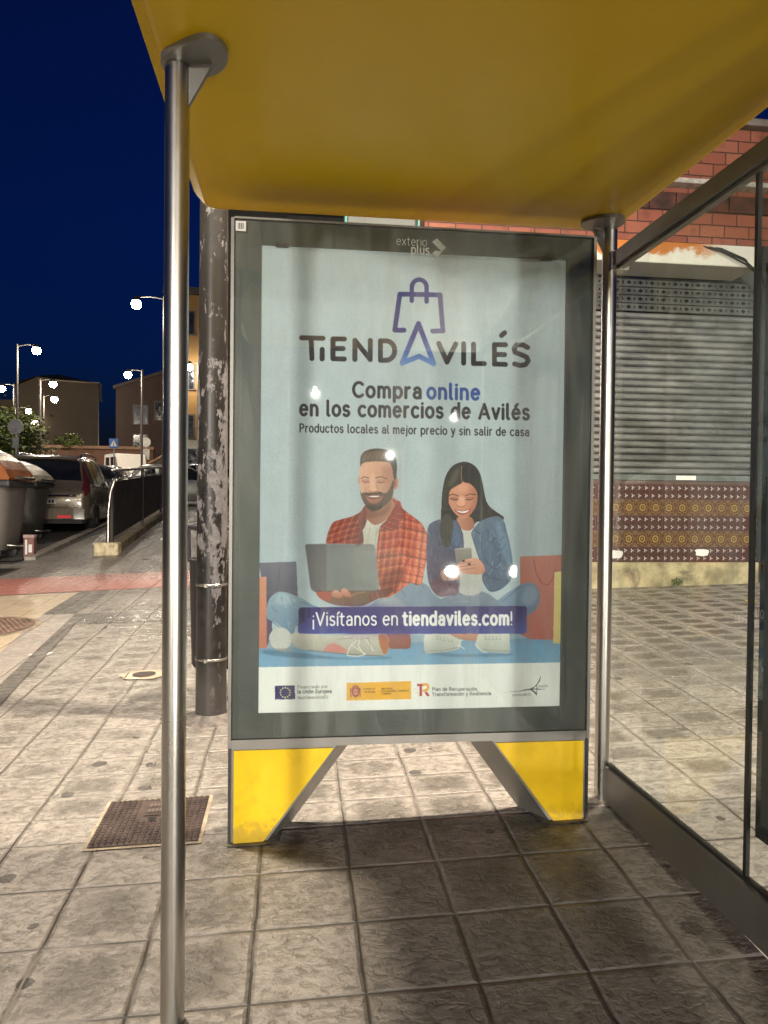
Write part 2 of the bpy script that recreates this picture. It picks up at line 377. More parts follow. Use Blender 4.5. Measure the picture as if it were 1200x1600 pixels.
# drain grate at the far left edge, cut by the picture's edge
t = thing('drain_grate', 'slotted iron drain grate in paving in front of orange-lidded container', 'drain grate', G(-3.95, 10.1))
def L(x, y, dz): return Vector((x, y, GA*x+GB*y+dz))
mb = MB(); mb.quad([L(-.4, -.4, .006), L(.25, -.4, .006), L(.25, .4, .006), L(-.4, .4, .006)]); mb.build('frame', iron, t)
mb = MB()
for i in range(8): mb.quad([L(-.35, -.36+i*.09, .010), L(.2, -.36+i*.09, .010), L(.2, -.31+i*.09, .010), L(-.35, -.31+i*.09, .010)])
mb.build('slots', bpy.data.materials['hole_black'], t)

# litter, gum: small things lying on the paving
def litter(name, label, x, y, pts, m, cat='litter', h=.006, group=None):
    mb = MB(); c = G(x, y, .003)
    vs = [Vector((px, py, GA*px+GB*py+h*(.4+.6*((i*37) % 5)/5))) for i, (px, py) in enumerate(pts)]
    lo = [Vector((px, py, GA*px+GB*py)) for px, py in pts]
    n = len(pts)
    mb.add(vs+lo, [tuple(range(n)), tuple(range(2*n-1, n-1, -1))]+[(i, i+n, (i+1) % n+n, (i+1) % n) for i in range(n)])
    o = mb.build(name, m); o.location = c; return tag(o, label, cat, group)
paper = mat('paper', (.75, .74, .70), .8, var=.08)
yel_leaf = mat('yellow_leaf', (.55, .42, .05), .6, var=.2, scale=30)
litter('paper_scrap', 'white paper scrap on dark paving strip left of the post', -1.86, 5.62, [(-.07, -.02), (.06, -.04), (.09, .03), (-.02, .06)], paper)
litter('cigarette_butt', 'yellow cigarette butt lying on slab joint beside the front post', -.345, 2.165, [(-.035, -.006), (.02, -.006), (.02, .006), (-.035, .006)], mat('filter_tip', (.7, .5, .15), .7))
litter('fallen_leaf', 'small yellow leaf on dark paving in front of the tiled shop wall', 4.35, 6.6, [(-.05, -.03), (.0, -.05), (.06, 0), (.01, .04), (-.04, .03)], yel_leaf, 'leaf')
litter('pebble', 'small white pebble on paving beside railing kerb', -2.45, 14.1, [(-.05, -.04), (.03, -.05), (.06, .01), (0, .05)], paper, 'pebble', .05)

# ------------------------------------------------------------------ the shop with its shutter and tiled dado
WY = 7.6
def brick_mat():
    mt, t, p = new_mat('red_brick'); q = N(t); co = q.coords(); sp = q.n('SeparateXYZ'); q.L(co, sp.inputs[0])
    cb = q.n('CombineXYZ'); q.L(sp.outputs[0], cb.inputs[0]); q.L(sp.outputs[2], cb.inputs[1])
    wv = q.n('VectorMath', operation='MULTIPLY_ADD'); nn = q.n('TexNoise'); q.L(co, nn.inputs['Vector']); nn.inputs['Scale'].default_value = 9
    q.L(nn.outputs['Color'], wv.inputs[0]); wv.inputs[1].default_value = (.012, .012, 0); q.L(cb.outputs[0], wv.inputs[2])
    b = q.n('TexBrick'); q.L(wv.outputs[0], b.inputs['Vector']); b.inputs['Scale'].default_value = 1.0
    b.inputs['Brick Width'].default_value = .285; b.inputs['Row Height'].default_value = .132; b.inputs['Mortar Size'].default_value = .007
    b.inputs['Mortar Smooth'].default_value = .25; b.inputs['Bias'].default_value = 0.0
    b.inputs['Color1'].default_value = (.24, .07, .042, 1); b.inputs['Color2'].default_value = (.31, .108, .066, 1); b.inputs['Mortar'].default_value = (.055, .028, .02, 1)
    n1 = q.noise(co, 7, 6, .65); n2 = q.noise(co, 45, 4, .7)
    c = q.mix(q.math('MULTIPLY', q.step(n1, .52, .72), .6), b.outputs[0], (.09, .035, .025))
    c = q.mix(q.math('MULTIPLY', q.step(n2, .55, .75), .25), c, (.5, .28, .2))
    q.put(p.inputs['Base Color'], c); p.inputs['Roughness'].default_value = .7
    h = q.math('ADD', q.math('MULTIPLY', b.outputs[1], -1.0), q.math('MULTIPLY', n2, .35)); q.L(q.bump(h, .7, .012), p.inputs['Normal']); return mt
brick = brick_mat()
def dado_mat():
    mt, t, p = new_mat('glazed_tile_dado'); q = N(t); co = q.coords(); sp = q.n('SeparateXYZ'); q.L(co, sp.inputs[0])
    u = q.math('DIVIDE', sp.outputs[0], .152); v = q.math('DIVIDE', q.math('SUBTRACT', sp.outputs[2], .194-gz(3.2, 7.6)), .170)
    row = q.math('FLOOR', v); par = q.math('FRACT', q.math('MULTIPLY', q.math('ADD', row, 20.0), .5)); flower = q.math('LESS_THAN', par, .25)
    fu = q.math('SUBTRACT', q.math('FRACT', u), .5); fv = q.math('SUBTRACT', q.math('FRACT', v), .5)
    r = q.math('SQRT', q.math('ADD', q.math('MULTIPLY', fu, fu), q.math('MULTIPLY', fv, fv)))
    ang = q.math('ARCTAN2', fv, fu); pet = q.math('ADD', .38, q.math('MULTIPLY', q.math('COSINE', q.math('MULTIPLY', ang, 8.0)), .05))
    def ring(rad, wd): return q.step(q.math('ABSOLUTE', q.math('SUBTRACT', r, rad)), wd*.6, wd, 1.0, 0.0)
    f = q.mix(ring(pet, .06), (.085, .040, .020), (.19, .105, .040))
    f = q.mix(ring(.19, .05), f, (.34, .23, .07)); f = q.mix(q.step(r, .05, .09, 1.0, 0.0), f, (.28, .18, .06))
    cross = q.math('MINIMUM', q.math('ABSOLUTE', fu), q.math('ABSOLUTE', fv))
    f = q.mix(q.math('MULTIPLY', q.step(r, .5, .6), .7), f, (.22, .14, .07))
    # small white sprigs, two by two in each dark tile
    gu = q.math('SUBTRACT', q.math('FRACT', q.math('MULTIPLY', u, 2.0)), .5); gv = q.math('SUBTRACT', q.math('FRACT', q.math('MULTIPLY', v, 2.0)), .5)
    a2 = q.math('ARCTAN2', gv, gu); r2_ = q.math('SQRT', q.math('ADD', q.math('MULTIPLY', gu, gu), q.math('MULTIPLY', gv, gv)))
    lim = q.math('ADD', .17, q.math('MULTIPLY', q.math('COSINE', q.math('MULTIPLY', a2, 3.0)), .12))
    s_ = q.step(q.math('SUBTRACT', r2_, lim), -.05, .02, 1.0, 0.0)
    s_ = q.math('MULTIPLY', s_, q.step(q.noise(co, 70, 3), .3, .5))
    d = q.mix(s_, (.07, .03, .026), (.50, .45, .43))
    c = q.mix(flower, d, f)
    e = q.math('MINIMUM', q.math('SUBTRACT', .5, q.math('ABSOLUTE', fu)), q.math('SUBTRACT', .5, q.math('ABSOLUTE', fv)))
    c = q.mix(q.step(e, .008, .02, .7, 0.0), c, (.16, .11, .08))
    c = q.mix(q.math('MULTIPLY', q.step(q.noise(co, 4, 5, .65), .5, .75), .4), c, (.09, .065, .05))
    q.put(p.inputs['Base Color'], c); p.inputs['Roughness'].default_value = .28
    q.L(q.bump(e, .25, .004), p.inputs['Normal']); return mt
shop = thing('shop_building', 'red brick shop front with closed grey roller shutter and patterned tile dado', 'shop', (3.2, WY, gz(3.2, WY)))
def sw(mb, name, m, parent=shop): return mb.build(name, m, parent, world=True)
S0, S1 = 2.05, 5.06      # shutter opening
mb = MB()
mb.box((1.30, WY, 2.82), (9.5, WY+.3, 3.16)); mb.box((1.30, WY, 3.352), (9.5, WY+.3, 3.40)); mb.box((1.30, WY, 3.46), (9.5, WY+.3, 4.08))
mb.box((1.30, WY, -1.2), (S0, WY+.3, 2.82)); mb.box((S1+.16, WY, -1.2), (9.5, WY+.3, 2.82))
mb.box((1.31, WY+.3, -1.2), (9.49, WY+7, 4.05))
sw(mb, 'wall', brick)
mb = MB()
x = 1.3
while x < 9.4:
    mb.rbox((x+.004, WY-.012, 3.163), (x+.30, WY+.29, 3.35), .006); x += .306
sw(mb, 'soldier_course', mat('dark_brick', (.07, .024, .017), .65, var=.5, scale=5, bump=.4))
mb = MB(); mb.rbox((1.3, WY-.14, 3.402), (9.5, WY+.25, 3.458), .012); sw(mb, 'ledge', mat('rendered_ledge', (.48, .46, .42), .85, var=.3, scale=9, bump=.5, dirt_or_shade=.6))
mb = MB(); mb.rbox((1.25, WY-.1, 4.082), (9.55, WY+.5, 4.16), .012); mb.box((1.35, WY+.55, 4.052), (9.4, WY+6.8, 4.12)); sw(mb, 'roof', mat('roof_edge', (.2, .18, .16), .8))
def hood_mat():
    mt, t, p = new_mat('roughcast_hood'); q = N(t); co = q.coords(); sp = q.n('SeparateXYZ'); q.L(co, sp.inputs[0])
    n1 = q.noise(q.mapping(co, (1, 1, 1)), 4.5, 6, .7, .4)
    top = q.step(q.math('ADD', sp.outputs[2], q.math('MULTIPLY', q.math('SUBTRACT', n1, .5), .42)), 3.44, 3.50)
    xs = q.step(q.math('ABSOLUTE', q.math('SUBTRACT', sp.outputs[0], .25)), .55, .95, 1.0, .0)
    rust = q.math('MULTIPLY', top, xs)
    c = q.mix(rust, (.50, .49, .44), (.36, .12, .02))
    c = q.mix(q.math('MULTIPLY', q.step(q.noise(co, 30, 5, .7), .5, .7), .25), c, (.28, .26, .21))
    q.put(p.inputs['Base Color'], c); p.inputs['Roughness'].default_value = .85
    q.L(q.bump(q.noise(co, 90, 4, .7), .6, .006), p.inputs['Normal']); return mt
mb = MB(); mb.rbox((1.55, WY-.47, 2.425), (4.72, WY-.004, 2.645), .012); sw(mb, 'shutter_hood', hood_mat())
grime = mat('grimy_metal', (.15, .148, .135), .6, .25, var=.25, scale=6, bump=.1, dirt_or_shade=.5)
mb = MB(); mb.box((S0, WY+.10, 2.43), (S1, WY+.14, 2.82)); sw(mb, 'fascia_board', mat('dark_fascia', (.075, .072, .065), .6, var=.3, scale=4, dirt_or_shade=.5))
mb = MB(); mb.box((S1, WY-.015, -.9), (S1+.16, WY+.2, 2.82)); sw(mb, 'door_jamb', mat('dark_jamb', (.035, .033, .03), .6))
mb = MB(); mb.box((S0-.1, WY-.012, -.9), (S0, WY+.2, 2.82)); sw(mb, 'door_jamb', bpy.data.materials['dark_jamb'])
mb = MB(); mb.box((2.98, WY+.07, 2.11), (3.22, WY+.098, 2.47)); sw(mb, 'blind_box', mat('pale_board', (.30, .28, .22), .7, var=.1))
# roller shutter: curved slats, the upper four perforated with diamonds
slatm = mat('galvanised_slats', (.25, .25, .24), .42, .55, var=.22, scale=3, stretch=(.8, 1, 2.2), dirt_or_shade=.5)
mb = MB(); zb, zt, n_s = .30, 2.07, 24
pitch = (zt-zb)/n_s; prof = []
for i in range(n_s):
    z0 = zb + i*pitch
    for (dz, dy) in ((0, .030), (.008, .012), (.022, .002), (.040, 0), (.056, .004), (.064, .018), (.068, .034)):
        prof.append((z0+dz*pitch/.0735, dy))
vs = [(S0, WY+.06+dy, z) for z, dy in prof] + [(S1, WY+.06+dy, z) for z, dy in prof]; k = len(prof)
mb.add(vs, [(i, i+k, i+k+1, i+1) for i in range(k-1)])
shut = sw(mb, 'roller_shutter', slatm)
mb = MB(); hole = bpy.data.materials['hole_black']
for r_ in range(4):
    z0 = 2.075 + r_*.088; mb.rbox((S0, WY+.062, z0), (S1, WY+.085, z0+.083), .008)
    x = S0+.05
    while x < S1-.05:
        zc, yc = z0+.042, WY+.058
        mb.add([(x-.030, yc, zc), (x, yc, zc-.021), (x+.030, yc, zc), (x, yc, zc+.021)], [(0, 1, 2, 3)], 1)
        mb.add([(x+.055, yc, zc), (x+.066, yc, zc-.020), (x+.077, yc, zc), (x+.066, yc, zc+.020)], [(0, 1, 2, 3)], 1)
        x += .133
sw(mb, 'perforated_slats', [grime, hole], shut)
mb = MB(); mb.rbox((S0, WY+.04, .232), (S1, WY+.09, .298), .008); sw(mb, 'bottom_bar', mat('bottom_bar', (.17, .19, .18), .5, .4, dirt_or_shade=.4), shut)
mb = MB(); mb.box((4.13, WY+.034, .245), (4.36, WY+.038, .292)); sw(mb, 'sticker', paper, shut)
mb = MB(); mb.box((S0, WY+.02, .195), (S1, WY+.26, .230)); sw(mb, 'sill', mat('sill', (.10, .06, .05), .5))
mb = MB(); mb.box((S0, WY, -.655), (S1, WY+.24, .194)); 
dado = sw(mb, 'tile_dado', dado_mat())
for (x, z, s_) in ((3.42, -.57, .085), (4.42, -.55, .075)):
    mb = MB()
    pts = [(x+s_*1.1*cos(a*pi/5)*(1+.25*sin(a*2.1)), z+s_*.62*sin(a*pi/5)*(1+.2*cos(a*1.3))) for a in range(10)]
    mb.prism(pts, 'y', WY-.006, WY-.001); sw(mb, 'torn_poster', paper, dado)
mb = MB(); n = 26
pl = mat('stained_plinth', (.42, .36, .21), .9, var=.4, scale=3.5, bump=.5, bscale=30, dirt_or_shade=.7)
mb.prism([(S0, gz(S0, WY)-.05), (S1, gz(S1, WY)-.05), (S1, -.656), (S0, -.656)], 'y', WY-.05, WY+.24); sw(mb, 'plinth', pl)
# cables looping down from the hood end
cab = mat('cable_black', (.02, .02, .02), .6)
t = thing('wall_cable', 'black cables looping across the hood end to the right jamb', 'cable', (4.3, WY-.25, 2.8))
for k_, (dy, sag) in enumerate(((0, 0), (-.02, .03), (-.035, .07))):
    mb = MB(); mb.tube([(4.0, WY-.40+dy, 2.665-.006*k_), (4.3, WY-.476+dy, 2.60-.25*sag-.012*k_), (4.55, WY-.478+dy, 2.51-sag), (4.78, WY-.40+dy, 2.40-sag), (5.12, WY-.03, 2.34-sag*.6)], .009, 8); mb.build('cable', cab, t, world=True)
t = thing('downpipe', 'slim white pipe on the shop wall right of the shutter', 'pipe', (5.135, WY-.03, 2.2))
mb = MB(); mb.tube([(0, 0, -.05), (0, 0, .24)], .014, 10); mb.tube([(0, 0, .20), (0, .03, .20)], .022, 8); mb.build('pipe', mat('white_pipe', (.7, .7, .66), .5), t)
# weeds along the plinth
green = mat('weed_green', (.12, .17, .04), .6, var=.3, scale=30)
for (x, n_) in ((4.08, 16),):
    mb = MB(); 
    for i in range(n_+8):
        a = random.uniform(0, 2*pi); l = random.uniform(.05, .13); o_ = random.uniform(-.07, .07)
        b = Vector((o_, 0, 0)); tip = Vector((o_+cos(a)*l*.7, -.03+sin(a)*l*.35, l)); midp = (b+tip)/2+Vector((0, 0, .03)); sd = Vector((-sin(a), cos(a), 0))*.006
        mb.add([b, midp+sd, tip, midp-sd], [(0, 1, 2, 3)])
    o = mb.build('weed', green); o.location = G(x, WY-.09); tag(o, 'small green weed at the foot of the stained shop plinth', 'weed')
# green-edged lightbox sign on the wall, seen over the advertising panel
t = thing('shop_sign', 'grey projecting shop sign with turquoise edge beyond the top of advertising panel', 'sign', (.55, WY-.1, 2.13))
mb = MB(); mb.rbox((-.07, 0, .0), (.66, .14, .80), .03); mb.build('sign_box', mat('sign_grey', (.10, .11, .10), .5), t)
mb = MB(); 
for a, b in (((-.085, -.012, .0), (-.065, .14, .805)), ((-.064, -.012, .801), (.659, .14, .815)), ((.66, -.012, .0), (.68, .14, .805))): mb.box(a, b)
mb.build('turquoise_edge', mat('turquoise_edge', (.06, .30, .26), .5), t)
mb = MB(); mb.tube([(.6, .14, .4), (.86, .14, .4)], .025); mb.build('bracket', grime, t)
# ------------------------------------------------------------------ bus shelter
steel = None
def steel_mat():
    mt, t, p = new_mat('brushed_steel'); q = N(t); co = q.coords()
    n1 = q.noise(q.mapping(co, (9, 9, .25)), 5, 3, .6); n2 = q.noise(co, 2.2, 4, .6)
    c = q.mix(q.step(n1, .3, .7), (.48, .46, .42), (.55, .53, .49)); c = q.mix(q.math('MULTIPLY', q.step(n2, .5, .75), .35), c, (.30, .28, .24))
    q.put(p.inputs['Base Color'], c); p.inputs['Metallic'].default_value = 1.0
    q.put(p.inputs['Roughness'], q.step(n2, .25, .75, .25, .34)); return mt
steel = steel_mat()
frame_grey = mat('anodised_frame', (.23, .22, .20), .42, .55, var=.12, scale=3, dirt_or_shade=.15)
dark_metal = mat('dark_steel', (.05, .048, .045), .45, .5)
def canopy_mat():
    mt, t, p = new_mat('yellow_fibreglass'); q = N(t); co = q.coords()
    n1 = q.noise(co, 1.4, 4, .6); n2 = q.noise(q.mapping(co, (1, .5, 1)), 16, 5, .7)
    c = q.mix(q.step(n1, .25, .75), (.66, .42, .0), (.70, .45, .0)); c = q.mix(q.math('MULTIPLY', q.step(n2, .55, .85), .10), c, (.26, .16, .01))
    q.put(p.inputs['Base Color'], c); q.put(p.inputs['Roughness'], q.step(n2, .3, .7, .30, .38)); p.inputs['Specular IOR Level'].default_value = .22; p.inputs['Coat Weight'].default_value = .0; p.inputs['Coat Roughness'].default_value = .15
    q.L(q.bump(q.noise(co, 3.0, 3, .5), .12, .02), p.inputs['Normal']); return mt
PZ = gz(-.29, 1.84)
shelter = thing('bus_shelter', 'bus shelter with yellow canopy, steel posts and glass side wall', 'bus shelter', (-.29, 1.84, PZ))
def sh(mb, name, m, parent=shelter): return mb.build(name, m, parent, world=True)
# canopy: a moulded shell with rounded edges, parallel to the sloping pavement
cx0, cx1, cy0, cy1 = -.405, 1.335, .45, 2.985
def cz(y): return 1.056 + .053*(y-1.84)
def narrow(y): k = min(1.6, max(0, 2.9-y)); return .030*k, .055*k
def ring(inset, h, rad):
    x0, x1, y0, y1 = cx0+inset, cx1-inset, cy0+inset, cy1-inset; r = max(.03, rad-inset*.15); out = []
    for (ax, ay, a0) in ((x1-r, y1-r, 0), (x0+r, y1-r, pi/2), (x0+r, y0+r, pi), (x1-r, y0+r, 3*pi/2)):
        for i in range(9):
            a = a0 + i*pi/16; x, y = ax+r*cos(a), ay+r*sin(a); k0, k1 = narrow(y); u = (x-cx0)/(cx1-cx0); out.append((x+k0*(1-u)-k1*u, y, cz(y)+h))
    return out
prof = [(.80, -.012), (.60, -.011), (.40, -.008), (.20, -.005), (.10, -.002), (.062, .002), (.050, .006), (.012, .052), (.003, .066), (0, .085), (0, .165), (.008, .185), (.03, .205), (.08, .225), (.2, .26), (.45, .30), (.80, .315)]
mb = MB(); rings = [ring(i, h, .055) for i, h in prof]; k = len(rings[0]); vs = [v for r_ in rings for v in r_]
fs = [(i*k+j, i*k+(j+1) % k, (i+1)*k+(j+1) % k, (i+1)*k+j) for i in range(len(prof)-1) for j in range(k)]
fs += [tuple(range(k-1, -1, -1)), tuple(range((len(prof)-1)*k, len(prof)*k))]
mb.add(vs, fs, 0, False); sh(mb, 'canopy', canopy_mat())
# posts, each with a leaf-shaped bracket plate and a triangular gusset
def post(x, y, dirx, diry, leaf):
    g = gz(x, y); top = cz(y)-.02
    mb = MB(); mb.tube([(x, y, g-.02), (x, y, top)], .0292, 28); p = sh(mb, 'post', steel)
    d = Vector((dirx, diry, 0)).normalized(); s_ = Vector((-d.y, d.x, 0)); n = len(leaf)
    def sm(P, k=5):
        out = []
        for i in range(len(P)):
            a_, b_, c_, e_ = [Vector(P[(i+j-1) % len(P)]) for j in range(4)]
            for j in range(k):
                t = j/k; out.append(.5*((2*b_)+(c_-a_)*t+(2*a_-5*b_+4*c_-e_)*t*t+(3*b_-a_-3*c_+e_)*t**3))
        return out
    pts = sm(leaf); n = len(pts); mb = MB()
    lo = [(v.x, v.y, cz(v.y)-.018) for v in pts]; hi = [(v.x, v.y, cz(v.y)+.004) for v in pts]
    mb.add(lo+hi, [tuple(range(n-1, -1, -1)), tuple(range(n, 2*n))]+[(i, (i+1) % n, (i+1) % n+n, i+n) for i in range(n)])
    sh(mb, 'bracket_plate', frame_grey, p)
    mb = MB(); o = Vector((x, y, 0)); a = o+d*.030; b = o+d*.086
    tri = [(a.x, a.y, cz(a.y)-.024), (b.x, b.y, cz(b.y)-.024), (a.x, a.y, cz(a.y)-.115)]
    t_ = s_*.005
    mb.add([Vector(v)-t_ for v in tri]+[Vector(v)+t_ for v in tri], [(0, 1, 2), (5, 4, 3), (0, 3, 4, 1), (1, 4, 5, 2), (2, 5, 3, 0)])
    sh(mb, 'gusset', frame_grey, p)
post(-.293, 1.84, 1, -.25, [(-.328, 1.82), (-.295, 1.775), (-.255, 1.735), (-.215, 1.71), (-.185, 1.72), (-.168, 1.765), (-.178, 1.825), (-.212, 1.873), (-.262, 1.893), (-.305, 1.89), (-.328, 1.865)])
post(1.243, 2.85, -1, -.25, [(1.10, 2.79), (1.13, 2.735), (1.19, 2.70), (1.23, 2.71), (1.262, 2.76), (1.262, 2.83), (1.23, 2.88), (1.19, 2.885), (1.13, 2.855)])
# glass side wall on a rail, running towards the viewer
def wx(y): return 1.262 + .012*(2.85-y)
WE = .40
def runbox(mb, y0, y1, z0, z1, t0, t1):
    vs = [(wx(y)+t, y, z) for y in (y0, y1) for z in (z0, z1) for t in (t0, t1)]
    mb.add(vs, [(0, 1, 3, 2), (4, 6, 7, 5), (0, 4, 5, 1), (2, 3, 7, 6), (0, 2, 6, 4), (1, 5, 7, 3)])
mb = MB(); runbox(mb, WE, 2.815, .930, .985, -.028, .028); runbox(mb, WE, 2.80, .918, .9285, -.012, .012); sh(mb, 'top_beam', frame_grey)
mb = MB(); runbox(mb, 2.79, 2.838, .915, .99, -.034, .034); sh(mb, 'beam_clamp', steel)
mb = MB(); runbox(mb, WE, 2.84, -1.205, -1.066, -.022, .022); sh(mb, 'bottom_rail', frame_grey)
mb = MB(); runbox(mb, WE, 2.83, -1.0645, -1.056, -.010, .010); sh(mb, 'gasket', dark_metal)
glass = glass_mat('shelter_glass', haze=.035)
mb = MB(); runbox(mb, 1.938, 2.808, -1.0555, .9175, -.004, .004); sh(mb, 'glass_pane', glass)
mb = MB(); runbox(mb, WE, 1.920, -1.0555, .9175, -.004, .004); sh(mb, 'glass_pane', glass)
mb = MB(); runbox(mb, 1.922, 1.936, -1.0555, .917, -.006, .006); sh(mb, 'glass_joint', dark_metal)
mb = MB(); runbox(mb, WE, WE+.05, -1.20, .93, -.03, .03); sh(mb, 'end_post', frame_grey)
# framed timetable case on the second pane
mb = MB(); runbox(mb, 1.16, 1.900, -.93, .66, .0055, .045); case = sh(mb, 'display_case', mat('case_black', (.018, .019, .019), .3, var=.1))
mb = MB(); runbox(mb, 1.20, 1.862, -.88, .60, -.006, -.0045); 
sheet_o = sh(mb, 'notice_sheet', mat('notice_sheet', (.05, .06, .06), .5, var=.25, scale=2), case)

